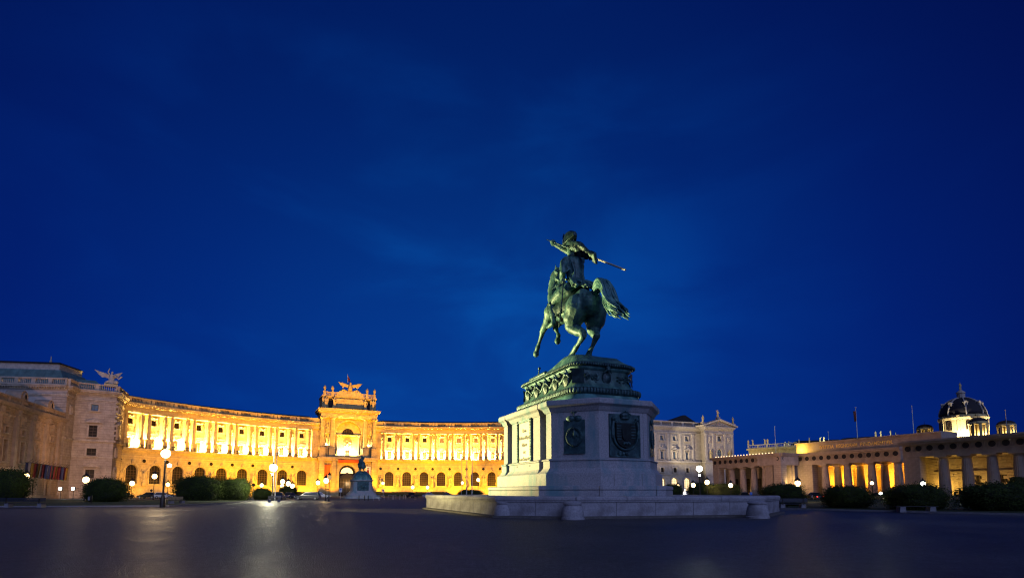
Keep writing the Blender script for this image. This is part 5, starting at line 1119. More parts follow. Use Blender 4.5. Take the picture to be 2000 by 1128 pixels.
# fingers of both hands
CUR=Hd=MB()
for i in range(4): 
    o_=(i-1.5)*.085; tb((hR.x+.02,hR.y+o_*.4-.05,hR.z+o_-.0,.05),(hR.x+.14,hR.y+o_*.4+.02,hR.z+o_+.02,.045),(hR.x+.08,hR.y+o_*.4+.12,hR.z+o_+.02,.04),n=6)
tb((hR.x-.1,hR.y,hR.z,.06),(hR.x-.08,hR.y+.12,hR.z+.1,.045),n=6)
for i in range(4): o_=(i-1.5)*.075; tb((-.42,.55+o_,17.62,.05),(-.28,.53+o_,17.66,.045),(-.27,.53+o_,17.55,.04),n=6)
tb((-.4,.42,17.68,.05),(-.28,.38,17.7,.04),n=6)
ob('hand',Hd.mesh('hand','bronze',True),rider)
# bicorne hat
b=MB(); rs=[]
for j in range(11):
    t=j/10; x=-1.55+1.9*t; w=.42*math.sin(PI*min(1,max(.05,t)))**.5; hh=.32+.55*math.sin(PI*t)+.35*t
    rs.append([(x,w*math.cos(2*PI*i/12),20.55+.25*(2*t-1)**2+hh*max(0,math.sin(2*PI*i/12))) for i in range(12)])
b.rings(rs); b.tube([(.05,0,20.9),(.2,.05,21.5),(.12,.1,21.75)],[.22,.12,.02],8); b.tube([(-.75,0,21.2),(-.7,0,21.5)],[.2,.08],8)
organic('hat',b,.05,'bronzed',rider,(0,0,0),3)
# scabbard
CUR=b=MB(); tb((-1.7,1.15,16.85,.06),(-1.5,1.25,15.0,.055),(-1.25,1.3,13.6,.045),n=6); b.ball((-1.72,1.15,16.95),(.12,.12,.12),7,5); b.tube([(-1.95,1.1,16.85),(-1.45,1.2,16.9)],.04,5); tb((-1.72,1.15,16.9,.05),(-1.75,1.12,17.2,.05),n=6)
ob('sword',b.mesh('sword','bronzed',True),rider)
# flag pole and flag
pA_=hR+Vector((.0,.06,.05))
def PLl(px,py,p):
    r_=ray(px,py); Pv=(math.sin(MR),-math.cos(MR)); Dv=(math.cos(MR),math.sin(MR)); t=(p+MX*Pv[0]+MY*Pv[1])/(r_[0]*Pv[0]+r_[1]*Pv[1]); q=(r_[0]*t-MX,r_[1]*t-MY)
    return Vector((q[0]*Dv[0]+q[1]*Dv[1],-p,HC+r_[2]*t))
e0=PLl(1066,467,-1.75); e1=PLl(1222,527,.95)
print('pole',e0,e1)
fp=MB(); fp.tube([e0,e0.lerp(e1,.06)],[.01,.045],8); fp.tube([e0.lerp(e1,.06),e0.lerp(e1,.6)],.045,8); ob('flag_pole',fp.mesh('flag_pole','bronzed','auto'),mon)
fp=MB(); fp.tube([e0.lerp(e1,.6),e1],.065,8); ob('pole_end',fp.mesh('pole_end','steel','auto'),mon)
CUR=Fg=MB(); dd=(e1-e0); rnd=random.Random(3)
for i in range(16):
    t0=.33+.30*i/15; o_=rnd.uniform(-.3,.3); up=.42*(1-i/15.)+.12
    c0=e0+dd*t0; tb((c0.x,c0.y,c0.z+up*.9,.14),(c0.x-.35,c0.y+o_,c0.z+.1,.17),(c0.x-.2,c0.y-.2+o_*.5,c0.z-.35-.15*rnd.random(),.09),n=8)
for i in range(7):
    o_=rnd.uniform(-.25,.25); a_=e0+dd*.36+Vector((0,0,.35+o_)); c_=e0+dd*.47+Vector((-.3,o_,.2+o_)); f_=e0+dd*(.60+.03*rnd.random())+Vector((-.1,o_,.05+o_*1.2)); tb((*a_,.15),(*c_,.22),(*f_,.06),n=8)
organic('flag',Fg,.055,'bronzed',mon,(0,0,0),2,lambda p:.05*noise.noise(p*2.6))
# gauntlet hilt at the front
b=MB(); c0=e0.lerp(e1,.10); b.ball(c0,(.24,.24,.16),9,6); b.tube([c0,(hR.x,hR.y+OY,hR.z)],[.16,.17],8); ob('pole_grip',b.mesh('pole_grip','bronze','auto'),mon)
# =================================================================== PLATFORM
WP=[(-.9,32.1),(3.6,30.5),(15.6,33.4),(19.2,38.9),(13.5,57),(8,61),(-4.2,55.5),(-7.7,48.6)]
plat=thing('monument_platform','low pale granite platform wall with coping stones surrounding the big monument','platform')
def inset(P_,o): return [tuple(v) for v in offset_poly(P_,o)]
b=MB(); b.rings([[(x,y,z) for x,y in inset(WP,o)] for o,z in ((-.12,.0),(-.12,1.0))]); ob('core',b.mesh('core','dark_stone'),plat)
b=MB(); b.rings([[(x,y,z) for x,y in inset(WP,o)] for o,z in ((.32,.0),(.30,.12),(-.05,.14))],cap=False); ob('footing',b.mesh('footing','dark_stone'),plat)
b=MB(); b.add([(x,y,1.24) for x,y in inset(WP,-.6)],[tuple(range(8))]); ob('paving',b.mesh('paving','gran2'),plat)
SB={}
def blockrow(P_,z0,z1,ln,off,prof,name,m):
    n=len(P_); PP=[Vector(p) for p in P_]
    for i in range(n):
        a,c=PP[i],PP[(i+1)%n]; L=(c-a).length; k=max(1,round(L/ln)); w=L/k; d=(c-a)/L; nrm=Vector((d.y,-d.x))
        for j in range(k):
            q=a+d*(w*j); g_=.012
            key=(name,round(w,2))
            if key not in SB:
                mb=MB(); mb.add([(x,y,z) for x in (g_,w-g_) for y,z in prof],[tuple(range(len(prof)-1,-1,-1)),tuple(range(len(prof),2*len(prof)))]+[(t,(t+1)%len(prof),(t+1)%len(prof)+len(prof),t+len(prof)) for t in range(len(prof))])
                SB[key]=mb.mesh(name,m)
            ob(name,SB[key],plat,(q.x+nrm.x*random.uniform(-.008,.008),q.y+nrm.y*random.uniform(-.008,.008),random.uniform(-.004,.004)),math.atan2(d.y,d.x))
blockrow(WP,0,1,2.35,0,[(.01,.13),(.01,.93),(.22,.93),(.22,.13)],'wall_block','gran2')
blockrow(WP,0,1,3.1,0,[(-.05,.935),(-.07,1.03),(-.10,1.05),(-.10,1.17),(-.07,1.22),(.02,1.26),(.6,1.26),(.6,.935)],'coping_stone','gran2')
# inner step under the pedestal (in monument axes)
ISP=offset_poly([(-hl_-dg_,-fw),(-hl_,-hwid),(hl_,-hwid),(hl_+dg_,-fw),(hl_+dg_,fw),(hl_,hwid),(-hl_,hwid),(-hl_-dg_,fw)],0)
st=MB(); st.rings([[(p.x,p.y,z) for p in offset_poly(ISP,o)] for o,z in ((1.15,1.17),(1.15,1.58),(1.10,1.62),(1.18,1.66),(1.18,1.84),(1.1,1.90),(0,1.92))]); ob('step',st.mesh('step','gran'),mon)
b=MB()
for y in (-1.6,2.6): b.box(fx-1.185,fx-1.16,y-.012,y+.012,1.18,1.86)
ob('joint_seam',b.mesh('joint_seam','dark_stone'),mon)
# stone bollards at the platform corners
b=MB(); b.lathe([(.70,0),(.70,.10),(.66,.14),(.665,.3),(.62,.55),(.55,.75),(.50,.82),(.50,.86),(.56,.88),(.57,.97),(.50,1.0),(.30,1.08),(.10,1.11)],28); me_b=b.mesh('bollard','gran2','auto')
for loc,l in ((gnd(860,994.5),'squat stone bollard at the far left corner of the monument platform'),(gnd(985,1009.5),'squat stone bollard in front of the platform wall, left of the two near ones'),(gnd(1119,1013.5),'squat stone bollard nearest the camera, before the middle of the platform wall'),(gnd(1480,1011),'squat stone bollard at the right front corner of the monument platform')):
    o=ob('stone_bollard',me_b,None,(loc.x,loc.y,0),random.random()*3,None,.93); tag(o,l,'bollard','stone bollards round the monument platform')
# =================================================================== FAR EQUESTRIAN MONUMENT
E0=gnd(705,972.5); mo2=thing('far_monument','smaller green bronze rider on a domed base and stepped pale pedestal before the palace portal','monument',(E0.x,E0.y,0),R(112))
def rl(prof,m,name):
    b=MB(); b.rings([[(x,y,z) for x,y in rrect(hx,hy,rr,4)] for hx,hy,rr,z in prof]); return ob(name,b.mesh(name,m,'auto'),mo2)
rl([(5.6,4.2,1.2,0),(5.6,4.2,1.2,.35),(5.0,3.7,1.1,.36),(5.0,3.7,1.1,.7)],'gran','steps')
rl([(4.4,3.2,.9,.7),(4.2,3.0,.9,1.2),(3.7,2.5,.8,1.6),(3.5,2.3,.7,1.9),(3.35,2.15,.7,3.9),(3.6,2.45,.8,4.15),(3.6,2.45,.8,4.35)],'gran','pedestal')
rl([(3.4,2.2,1.0,4.35),(3.3,2.1,1.0,4.8),(2.8,1.7,.9,5.6),(2.0,1.15,.6,6.1),(1.6,.9,.5,6.4)],'bronze','domed_base')
b=MB(); b.box(-1.3,1.3,-.1,0,-1.1,1.1); b.ball((0,-.1,0),(.5,.2,.6),8,6); ob('relief_plate',b.mesh('relief_plate','bronzed'),mo2,(-3.45,0,2.8),-PI/2)
b=MB()
for i in range(5): b.ball((-3.1,-1.5+i*.75,5.0),(.3,.35,.45),8,6)
ob('trophies',b.mesh('trophies','bronze','auto'),mo2)
sc=.40
for src,nm in ((horse,'horse'),(rider,'rider')):
    o=ob(nm,src.data,mo2,(.75,0,6.3-11.2*sc),0,None,(sc,sc*1.45,sc))
o=ob('tail',bpy.data.objects['tail'].data,mo2,(-.3,0,6.3-11.2*sc),0,None,(sc*.75,sc,sc*1.0))
# =================================================================== STREET LAMPS
def lantern_mesh(h,arms=1,r=.3,gm='lamp'):
    b=MB(); b.lathe([(.16,0),(.17,.25),(.12,.35),(.13,.8),(.08,.95),(.055,1.2),(.05,h-.55),(.07,h-.5),(.05,h-.45),(.04,h-.1)],10); b.tube([(-.22,0,h-.75),(.22,0,h-.75)],.02,5)
    g_=MB(); g_.ball((0,0,h+.2),(r*.85,r*.85,r*.95),12,9); 
    c=MB(); c.lathe([(r*1.1,.28*r/.3),(r*.8,.42*r/.3),(r*.25,.55*r/.3),(.03,.75*r/.3)],10,(0,0,h+.2))
    return b.mesh('post','iron','auto'),g_.mesh('globe',gm,'auto'),c.mesh('cap','iron','auto')
LM={}
def lamp(px,py_l,Y=None,base=None,lab='',r=.3,gm='lamp',en=0,ec=(1,.62,.26)):
    r*=1.3
    if base: p=gnd(px,base); Y=p.y
    q=atY(px,py_l,Y); h=round(max(2.0,q.z)-.2,1); k=(h,r,gm)
    if k not in LM: LM[k]=lantern_mesh(h,1,r,gm)
    t=thing('street_lamp',lab,'lamp',(q.x,Y,0),0,'street lamps round the square')
    ob('post',LM[k][0],t); ob('globe',LM[k][1],t); ob('cap',LM[k][2],t)
    if en: light('POINT',(0,-r-.25,h+.2),None,en,ec,.2,par=t,name='lamp_light')
    return t,h
LA=[(52,929,100,None,'lit lamp half hidden by the leftmost dark shrub, under the flags',.42,'lamp'),
(168,936,85,None,'lit lamp just above the shrub left of the first building corner',.40,'lamp'),
(258,943,138,None,'lit lamp between the shrub and the parked cars at the palace left end',.5,'lamp'),
(302,929,None,976,'lit single lamp close left of the tall near lamp',.36,'lamp'),
(328,945,150,None,'small lit lamp low at the palace base, just left of the big hedge',.42,'lamp'),
(511,947,160,None,'small lit lamp by the palace, between the big hedge and the tall masts',.42,'lamp'),
(552,940,135,None,'lit lamp right of the bright masts, topmost of its cluster',.45,'lamp'),
(563,944,130,None,'lit lamp in the middle of the cluster right of the bright masts',.45,'lamp'),
(571,948,125,None,'lit lamp at the right end of the cluster beside the parked van',.4,'lamp'),
(551,948,150,None,'dim lit lamp lowest in the cluster right of the bright masts',.4,'lamp'),
(621,942,None,971,'lit lamp left of the orange banner, behind the silver wagon',.45,'lamp'),
(637,938.5,None,977.5,'lit lamp on the left one of two posts standing close together',.36,'lamp'),
(748,943,None,968,'lit lamp just right of the portal with a small sign on its post',.42,'lamp'),
(806,951,170,None,'small lit lamp above the dark car right of the far monument',.42,'lamp'),
(835,951,175,None,'small lit lamp behind the pale car at the palace base',.42,'lamp'),
(855,948,None,965,'lit lamp left of the tallest of three lamps before the right palace arc',.42,'lamp'),
(879,941,None,966,'lit lamp in the middle before the right palace arc',.5,'lamp'),
(903,942,None,968,'lit lamp beside the left of the two pale flag masts',.42,'lamp'),
(934,936.5,None,969,'lit lamp nearest the monument platform, over the dark clipped bush',.45,'lamp'),
(1324,948,150,None,'small lit lamp in the second glowing arch of the grey palace wing',.35,'lamp'),
(1354,947,110,None,'lit lamp low left of the dazzling white-green lamp',.36,'lamp'),
(1381,941,100,None,'lit lamp right beneath the dazzling white-green lamp',.36,'lamp'),
(1427,946.5,105,None,'lit lamp over the hedge before the first gate columns',.34,'lamp'),
(1558,944,78,None,'large lit lamp at the gate corner above the shrub and bench',.34,'lamp'),
(1703,943,None,974,'lit lamp on a slim post between two dark shrubs, before the gate centre',.28,'lamp'),
(1803,945.5,70,None,'whitish lit lamp on top of the shrub before the gate pier',.26,'lampw')]
for i,a in enumerate(LA):
    px,py,Y,base,lab,r,gm=a; en=0
    if px in (1558,): en=300
    elif px==1803: en=0
    elif px in (302,637,879,1381,168): en=260
    lamp(px,py,Y,base,lab,r,gm,en)
# unlit lantern post next to the lit one
t,h=lamp(643.5,931,None,978,'unlit dark lantern on the right one of two close posts before the portal',.30,'lampo'); b=MB(); b.box(-.65,0,-.03,.03,1.9,2.0); ob('tie_bar',b.mesh('tie_bar','iron'),t)
# tall near lamp with side floodlight
def big_lamp(px,py,base,lab,side_dir,r,gm='lamp'):
    p=gnd(px,base); q=atY(px,py,p.y); h=q.z-.2
    t=thing('tall_street_lamp',lab,'lamp',(p.x,p.y,0),0,'tall street lamps with floodlights')
    b=MB(); b.lathe([(.24,0),(.24,.9),(.17,1.0),(.12,1.3),(.09,1.5),(.08,h-.6),(.12,h-.5),(.06,h-.4),(.05,h)],12); ob('post',b.mesh('post','iron','auto'),t)
    b=MB(); b.ball((0,0,h+.25),(r,r,r*1.05),14,10); ob('globe',b.mesh('globe',gm,True),t)
    b=MB(); b.lathe([(r*.5,h+.2+r),(r*.2,h+.35+r),(.02,h+.6+r)],10); ob('cap',b.mesh('cap','iron'),t)
    fz=h-.95; d=Vector(side_dir).normalized(); b=MB(); b.tube([(0,0,fz),tuple(d*.45+Vector((0,0,fz)))],.04,6); c0=d*.5+Vector((0,0,fz)); b.tube([tuple(c0-d*.12),tuple(c0+d*.12)],[.14,.2],10); f=ob('floodlight_head',b.mesh('floodlight_head','iron'),t)
    b=MB(); b.ball(tuple(c0+d*.13+Vector((0,-.1,0))),(.17,.17,.17),10,7); ob('lens',b.mesh('lens','lampw'),f)
    return t,p,h,fz,d
t,p,h,fz,d=big_lamp(317,886,990,'tall black post with a dazzling globe and side floodlight, nearest lamp on the left',(1,-.25,0),.42)
light('SPOT',(p.x+1.2,p.y-.3,fz),(MX+1.0,MY-1.0,11.0),200000,(1.0,.84,.32),.12,spot=R(34))
light('SPOT',(p.x+1.2,p.y-.3,fz-.1),(MX-3.0,MY,4.5),50000,(1.0,.79,.33),.12,spot=R(30))
light('POINT',(p.x,p.y-.9,h+.2),None,900,(1,.72,.4),.3)
t,p,h,fz,d=big_lamp(531,913,977,'dazzling white lamp on a dark post beside the two tall pale masts',(.3,-1,0),.62,'lampw')
light('POINT',(p.x,p.y-1.6,h-.2),None,5200,(1,.93,.6),.3)
t,p,h,fz,d=big_lamp(1368,915,977,'dazzling green-white lamp on a post right of the big monument',(-.4,-1,0),.5,'lampw')
light('POINT',(p.x-.3,p.y+.9,h-.3),None,900,(.9,1,.75),.3)
# ground floodlights at the wall
for px,l in ((119,'left of two white floodlights standing low against the palace wall'),(144,'right of two white floodlights standing low against the palace wall')):
    q=atY(px,953.5,112); t=thing('wall_floodlight',l,'floodlight',(q.x,q.y,0),0,'white floodlights by the wall')
    b=MB(); b.tube([(0,0,0),(0,0,q.z-.2)],.05,6); b.box(-.3,.3,-.1,.15,q.z-.3,q.z+.3); ob('stand',b.mesh('stand','iron'),t); ob('lens',MB().ball((0,-.2,q.z),(.33,.12,.3),10,7).mesh('lens','lampw',True),t)
    light('POINT',(q.x,q.y+.8,q.z),None,260,(.95,1,.9),.2)
q=atY(1720,962.5,85); t=thing('path_light','small white path light low beside the gate centre post','lamp',(q.x,q.y,0)); ob('globe',MB().ball((0,0,q.z),.2,10,7).mesh('globe','lampw',True),t); ob('stem',MB().tube([(0,0,0),(0,0,q.z-.15)],.04,6).mesh('stem','iron'),t)
# =================================================================== MASTS AND FLAGPOLES
def pole(px,py0,Y,lab,base_px=None,r=.1,z0=0,flag=False):
    q=atY(px,py0,Y); t=thing('flagpole',lab,'flagpole',(q.x,Y,z0),0,'pale flagpoles')
    b=MB(); b.tube([(0,0,0),(0,0,q.z-z0)],[r,r*.55],8); ob('mast',b.mesh('mast','pole','auto'),t); ob('finial',MB().ball((0,0,q.z-z0+.1),r*1.2,8,6).mesh('finial','pole'),t)
    if flag: 
        o=ob('cloth',cloth_mesh(1.3,3.2,'red','black',2.0),t,(-.05,0,q.z-z0-1.0),R(170)); o.scale=(.6,1,1)
    return t
pole(536.5,862,96,'left of two pale masts rising beside the dazzling lamp',r=.13); pole(541.5,872,99,'right of two pale masts rising beside the dazzling lamp',r=.11)
pole(902,879,116,'thinnest pale flagpole before the right palace arc, leftmost of three',r=.06); pole(912,884,112,'pale mast in the middle of three before the right palace arc',r=.11); pole(922.5,874,112,'pale mast nearest the monument, rightmost of three before the palace arc',r=.11)
pole(1513,833,188,'bare tall flagpole left of the rooftop statues on the gate',r=.14); pole(1617.5,843,178,'short bare flagpole just above the gate roof, left of the flag',r=.14)
pole(1671,796,168,'tall flagpole with a drooping dark red flag above the inscription',r=.16,flag=True); pole(1781,793,150,'bare tall flagpole between the gate attic and the dome',r=.13); pole(1963.5,801,128,'bare flagpole in front of the rightmost lit cupola',r=.12)
# =================================================================== SHRUBS
def shrub_mesh(seed,flat=1.0,n=9000):
    r_=random.Random(seed); b=MB()
    def rad(v):
        q=(abs(v.x)**2.7+abs(v.y)**2.7+abs(v.z)**2.7)**(-1/2.7)
        nn=noise.noise((v.x*1.6+seed*9,v.y*1.6,v.z*1.9)); n2=noise.noise((v.x*4.5,v.y*4.5+seed*5,v.z*4.5)); n3=noise.noise((v.x*11,v.y*11+seed*5,v.z*11))
        return q*(1+.16*nn+.13*n2+.12*n3)
    for _ in range(n):
        v=Vector((r_.gauss(0,1),r_.gauss(0,1),r_.gauss(0,.8)+.15)).normalized(); p=v*rad(v)*(r_.uniform(.84,1.05) if r_.random()<.86 else r_.uniform(1.0,1.22))
        p.z*=.72
        if p.z<-.62: p.z=-.62+abs(r_.gauss(0,.08))
        s=r_.uniform(.018,.044); a=Vector((r_.gauss(0,1),r_.gauss(0,1),r_.gauss(0,1))).normalized(); u=a.cross(v).normalized()*s; w=(v*.5+a).normalized()*s*1.7
        b.add([p-u*.5,p+w*.5-u*.1,p+u*.5,p-w*.7],[(0,1,2,3)])
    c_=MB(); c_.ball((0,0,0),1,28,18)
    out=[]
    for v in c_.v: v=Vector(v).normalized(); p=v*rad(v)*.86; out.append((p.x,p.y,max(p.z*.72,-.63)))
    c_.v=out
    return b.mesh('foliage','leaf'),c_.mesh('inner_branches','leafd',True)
SH=[shrub_mesh(i,1,13000) for i in range(3)]
def shrub(px0,px1,ptop,pbase,lab,k=0,depth=None,squash=1.0):
    g_=gnd((px0+px1)/2,pbase); Y=g_.y+1.2; w=(px1-px0)/F*Y; h=atY((px0+px1)/2,ptop,Y).z; dep=depth or min(w,4.5)
    t=thing('clipped_shrub',lab,'shrub',(g_.x*Y/g_.y,Y,0),0,'dark clipped shrubs on the lawns')
    sc=(w/2/1.2,dep/2/1.1,h/1.42); ang=random.random()*0.6
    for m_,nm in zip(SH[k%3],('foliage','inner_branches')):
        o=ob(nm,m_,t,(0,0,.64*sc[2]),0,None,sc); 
    return t
for i,a in enumerate(((-40,58,914,979,'leftmost dark rounded shrub behind the stone bench',0),(163,250,932,981,'round dark shrub with a lamp shining above it, left of the first palace arch',1),
 (334,440,927,978,'left half of the long dark hedge before the golden arches',2),(415,494,932,977,'right half of the long dark hedge, ending by the round sign',0),
 (492,530,952,975,'small low grey-green shrub left of the dazzling lamp',1),(545,580,946,972,'small loose shrub under the cluster of lamps',2),
 (1292,1336,944,972,'low reddish shrub below the glowing arches right of the monument',0),(1340,1400,941,970,'shrub lit from above by the dazzling green-white lamp',1),(1376,1452,943,971,'broad green shrub before the gate columns, right of the dazzling lamp',2),
 (1486,1574,943,989,'dark round shrub behind the bench before the gate corner',0),(1608,1703,946,994,'dark round shrub before the inscribed gate centre',1),(1735,1846,943,998,'dark round shrub with a white lamp on top, before the gate pier',2),
 (1878,2040,940,1000,'largest dark shrub at the right edge before the gate columns',0),(890,946,955,973,'low dark bush behind the platform, under three lit lamps',1),(804,822,952,964,'tiny shrub by the dark car before the palace base',2))):
    shrub(*a)
# tree sapling at far right
q=gnd(1992,985); t=thing('young_tree','young tree with dark leaves rising at the right edge over the largest shrub','tree',(q.x,q.y,0)); hz=atY(1992,928,q.y).z
ob('trunk',MB().tube([(0,0,0),(.1,0,hz*.6),(0,.1,hz*.85)],[.08,.06,.03],7).mesh('trunk','iron'),t); ob('crown',SH[1][0],t,(0,0,hz*.8),0,None,.75)
# =================================================================== PLANTED BANKS before the palace
for a0,a1,nm in ((R(121.5),R(134),'a'),(R(92),R(110.5),'b')):
    b=MB(); n=14; rs=[]
    for i in range(n+1):
        a=a0+(a1-a0)*i/n; rs.append([(CX+(RAD+o)*math.cos(a),CYY+(RAD+o)*math.sin(a),z) for o,z in ((-12,0),(-11.6,.7),(-4,1.5),(-1,1.6),(-1,0))])
    b.rings(rs); o=ob('planted_bank',b.mesh('planted_bank','grass')); tag(o,kind='structure')
# =================================================================== BENCHES
def bench(px0,px1,base,lab,back=True,m='wood',rz=0,ht=.45,L=None):
    p0,p1=gnd(px0,base),gnd(px1,base); L=L or (p1-p0).length; c=(p0+p1)/2; t=thing('park_bench',lab,'bench',(c.x,c.y,.0),rz,'park benches at the lawn edge')
    for s in (-1,1):
        b=MB(); b.prism([(-.22,.02),(.22,.02),(.16,.42),(-.2,.42)],-.28,.28); ob('support',b.mesh('support','bstone'),t,(s*L*.36,0,0))
    for j in range(4): b=MB(); b.box(-L/2,L/2,-.27+j*.14,-.27+j*.14+.11,.43,.47); ob('seat_slat',b.mesh('seat_slat',m),t)
    if back:
        for s in (-1,1): b=MB(); b.box(-.035,.035,.28,.33,.40,.92); ob('backrest_post',b.mesh('backrest_post','iron'),t,(s*L*.36,0,0))
        for j in range(3): b=MB(); b.box(-L/2,L/2,.245,.275,.60+j*.12,.60+j*.12+.095); ob('back_slat',b.mesh('back_slat',m),t)
    return t
bench(4,93,990.5,'long dark bench on stone supports at the far left edge',True,'wood',PI)
bench(338,352,984,'pale wooden bench beside the big hedge, seen end on',True,'woodl',R(65),L=1.9)
bench(1520,1574,993,'dark bench on two pale supports before the right shrub',True,'wood',R(176)); bench(1752,1826,1000,'low bench nearly hidden in shade before the white-lamp shrub',False,'iron',R(172))
t=bench(526,545,980,'small pale bench with litter at the foot of the masts',True,'woodl',R(20),L=1.8)
# bins
for px,base,l in ((178,984,'dark litter bin before the round shrub on the left lawn'),(1584,977,'small dark litter bin between the gate corner shrub and the next')):
    g_=gnd(px,base); t=thing('litter_bin',l,'bin',(g_.x,g_.y,0)); b=MB(); b.tube([(0,0,0),(0,0,1.2)],.05,8); ob('post',b.mesh('post','iron'),t); b=MB(); b.lathe([(.18,.35),(.22,.45),(.22,1.0),(.24,1.02)],12,(0,-.2,0)); ob('bucket',b.mesh('bucket','iron','auto'),t); b=MB(); b.box(-.12,.12,-.44,-.425,.5,.95); ob('pale_panel',b.mesh('pale_panel','bstone'),t)
# =================================================================== SIGNS
def sign(px,pys,base,lab,kind,Y=None):
    g_=gnd(px,base); q=atY(px,pys,g_.y); t=thing('road_sign',lab,'sign',(g_.x,g_.y,0)); b=MB(); b.tube([(0,0,0),(0,0,q.z+.25)],.04,6); ob('post',b.mesh('post','pole'),t)
    if kind=='rect': b=MB(); b.box(-.33,.33,-.08,-.045,q.z-.5,q.z+.45); ob('plate',b.mesh('plate','signwhite'),t); b=MB(); b.add([(.2*math.cos(2*PI*i/14),-.085,q.z+.12+.2*math.sin(2*PI*i/14)) for i in range(14)],[tuple(range(13,-1,-1))]); ob('emblem',b.mesh('emblem','signblue'),t)
    else:
        b=MB(); b.tube([(0,-.045,q.z),(0,-.08,q.z)],.33,18); ob('plate',b.mesh('plate','signred' if kind=='stop' else ('iron' if kind=='back' else 'signblue')),t)
        if kind=='stop': b=MB(); b.box(-.24,.24,-.095,-.081,q.z-.06,q.z+.06); ob('bar',b.mesh('bar','signwhite'),t)
    return t
sign(133,949,966,'round red no entry sign between the two white wall floodlights','stop')
sign(494,946,975,'grey back of a round sign at the end of the long hedge','back'); sign(665,956,973,'white rectangular parking sign left of the far monument','rect')
sign(748.5,957,970,'small square sign on a thin post under the lamp right of the portal','rect'); sign(295,957,972,'small sign over the parked cars left of the near tall lamp','back'); sign(1467,963,974,'small blue round sign before the gate columns','blue'); sign(934.5,960,971,'small white sign board over the bush behind the platform','rect'); sign(77,950,965,'thin traffic sign before the arch of the dim wing','back')
# lit lettering on pavilion
ls=thing('lit_sign','short glowing white sign fixed on the palace corner above its side door','sign',(-104.05,139.6,8.6),math.atan2(A4[1]-A3[1],A4[0]-A3[0])); r_=random.Random(2)
b=MB(); b.box(-1.0,2.4,.1,.2,-.5,.5); ob('backing',b.mesh('backing','iron'),ls)
b=MB()
for i in range(9):
    x=-.9+i*.36; b.box(x,x+.07,.0,.06,-.28,.28); 
    if i%3!=1: b.box(x+.07,x+.25,.0,.06,.2,.28)
    if i%2: b.box(x+.07,x+.25,.0,.06,-.28,-.2)
    b.box(x+.07,x+.2,.0,.06,-.04,.04)
ob('glowing_letters',b.mesh('glowing_letters','lampw'),ls,(0,0,0))
# =================================================================== CARS
def car_meshes(L,Hh,wag):
    h=Hh; w=.88; prof=[(-L/2,.35),(-L/2,.62),(-L/2+.08,.8),(-L/2+(.15 if wag else .9),.92),(L/2-1.15,.90),(L/2-.15,.72),(L/2,.55),(L/2,.33)]
    b=MB(); 
    def ring(y,ins): return [(x*(1-ins*.02),y,z-(ins*.02 if z>.5 else 0)) for x,z in prof]
    b.rings([ring(-w,2),ring(-w+.12,0),ring(w-.12,0),ring(w,2)])
    roof=[(-L/2+(.2 if wag else .95),.90),(-L/2+(.45 if wag else 1.35),h-.02),(L/2-2.1,h),(L/2-1.25,.90)]
    b.rings([[(x,-w+.1+(.14 if z>1 else 0),z) for x,z in roof],[(x,w-.1-(.14 if z>1 else 0),z) for x,z in roof]])
    g_=MB(); x0,x1=-L/2+(.32 if wag else 1.12),L/2-1.42
    for s in (-1,1):
        ya,yb=s*(w-.085),s*(w-.215); g_.add([(x0,ya,.95),(x1,ya,.95),(x1-.62,yb,h-.12),(x0+.25,yb,h-.12)],[(0,1,2,3)])
    g_.add([(L/2-1.23,-w+.2,.94),(L/2-1.23,w-.2,.94),(L/2-2.02,w-.3,h-.06),(L/2-2.02,-w+.3,h-.06)],[(0,1,2,3)])
    xr=-L/2+(.19 if wag else .94); g_.add([(xr,-w+.2,.98),(xr,w-.2,.98),(xr+(.22 if wag else .38),w-.3,h-.1),(xr+(.22 if wag else .38),-w+.3,h-.1)],[(0,1,2,3)])
    wh=MB(); wh.tube([(0,-.11,0),(0,.11,0)],.32,16); rm=MB(); rm.tube([(0,-.118,0),(0,.118,0)],.2,10)
    hd=MB().ball((0,0,0),(.07,.18,.09),8,6); return b,g_,wh,rm,hd
CM={}
def car(px,base,lab,col,rz,wag=False,L=4.3,Hh=1.45,tail=False):
    g_=gnd(px,base); k=(L,Hh,wag)
    if k not in CM: b,gl,wh,rm,hd=car_meshes(L,Hh,wag); CM[k]=(b,gl.mesh('windows','carglass'),wh.mesh('tyre','tyre','auto'),rm.mesh('rim','rim','auto'),hd.mesh('headlight','headl',True),hd.mesh('tail_light','tailo',True),hd.mesh('tail_light','taill',True))
    c=CM[k]; t=thing('parked_car',lab,'car',(g_.x,g_.y,0),rz,'cars parked round the square')
    ob('body',c[0].mesh('body','car_'+col,'auto'),t); ob('windows',c[1],t)
    for sx_ in (-1,1):
        for sy_ in (-1,1):
            w_=ob('wheel',c[2],t,(sx_*(L/2-.8),sy_*.78,.32)); ob('rim',c[3],w_)
            ob('headlight' if sx_>0 else 'tail_light',c[4] if sx_>0 else (c[6] if tail else c[5]),t,(sx_*(L/2-.03),sy_*.62,.64))
car(241,972.5,'dark car half hidden by the round shrub, by the palace left end','black',R(175)); car(289,973,'dark low car parked left of the tall near lamp','black',R(182)); car(322,973,'white car parked just right of the tall near lamp','white',R(5),True)
car(546,974.5,'dark blue car behind the pale masts','blue',R(100)); car(567,973,'grey car under the cluster of lamps','grey',R(80)); car(601,975.5,'silver estate car in front of the palace, left of the two lamp posts','grey',R(186),True,4.7,1.5)
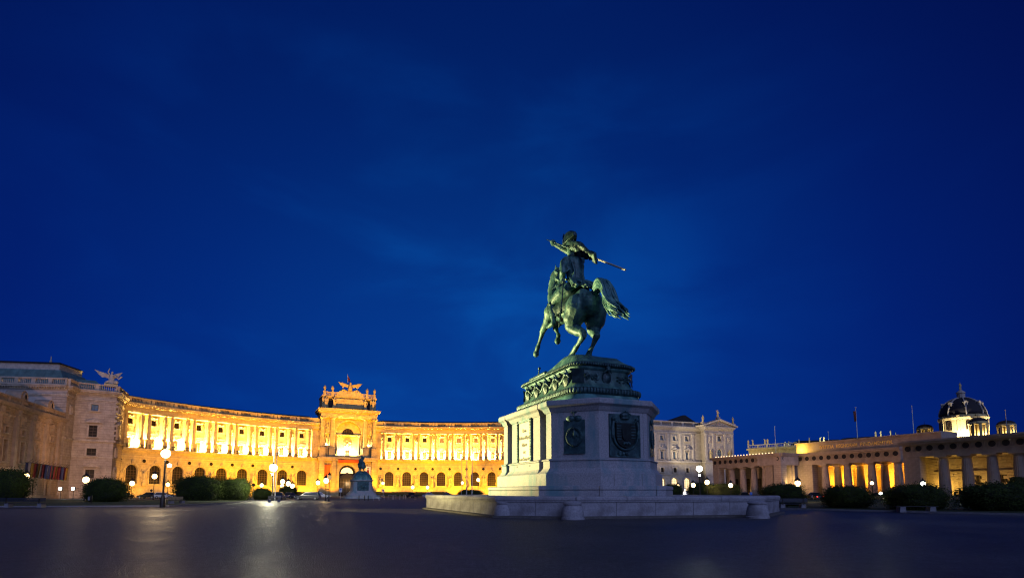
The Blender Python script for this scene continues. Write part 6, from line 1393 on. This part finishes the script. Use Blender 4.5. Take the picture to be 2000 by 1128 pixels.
car(627,972.5,'white car behind the two close lamp posts','white',R(10)); car(806,971.5,'black car seen from behind right of the far monument','black',R(80)); car(840,971,'silver and dark car just left of the platform wall','silver',R(8)); car(874,969.5,'dark car showing only its roof over the platform wall','black',R(0))
car(1590,975.5,'dark car with red tail lights passing between shrubs before the gate','black',R(92),tail=True); car(1455,973.5,'dark car with red tail lights beyond the platform right end','black',R(70),tail=True); car(1716,976.5,'dark car with a red tail light behind the slim lamp post','black',R(115),tail=True)
# =================================================================== LOW RAILS round the far monument
b=MB(); b.tube([(-.5,0,0),(-.5,0,.9),(.5,0,.9),(.5,0,0)],.035,6); me=b.mesh('barrier','pole')
ps=[(762,975),(771,974.5),(781,975),(790,974),(745,976),(735,977)]
wd=['furthest left','second from the left','third from the left','fourth from the left','fifth from the left','furthest right']
for i,(px,py) in enumerate(sorted(ps)):
    g_=gnd(px,py); o=ob('hoop_barrier',me,None,(g_.x,g_.y,0),R(25*i)); tag(o,'thin metal hoop barrier right of the far monument, %s of six'%wd[i],'barrier','hoop barriers by the far monument')
b=MB(); b.lathe([(.09,0),(.08,.8),(.05,.92)],8); me=b.mesh('post','iron')
for i,(px,l) in enumerate(((701,'thin dark bollard before the far monument pedestal, left one'),(712,'thin dark bollard before the middle of the far monument pedestal'),(719,'thin dark bollard before the far monument pedestal, right one'),(400,'short dark bollard')) [:3]):
    g_=gnd(px,976.5); tag(ob('metal_bollard',me,None,(g_.x,g_.y,0)),l,'bollard','metal bollards before the far monument')
# glowing white kiosk marker
g_=gnd(1338,968.5); t=thing('glowing_sculpture','white glowing pointed sculpture low between the platform and the dazzling lamp','sculpture',(g_.x,g_.y,0))
b=MB(); b.lathe([(.9,0),(.95,.4),(.6,1.6),(.35,2.2),(.5,2.5),(.2,3.0)],10); ob('body',b.mesh('body','signwhite','auto'),t); light('POINT',(g_.x-1.0,g_.y-1.6,1.0),None,420,(1,.9,.7),.2)
b=MB(); b.box(-1,1,-1,1,0,.12); ob('base',b.mesh('base','bstone'),t)
print('objects',len(bpy.data.objects),'tris',sum(len(o.data.polygons) for o in bpy.data.objects if o.type=='MESH'))
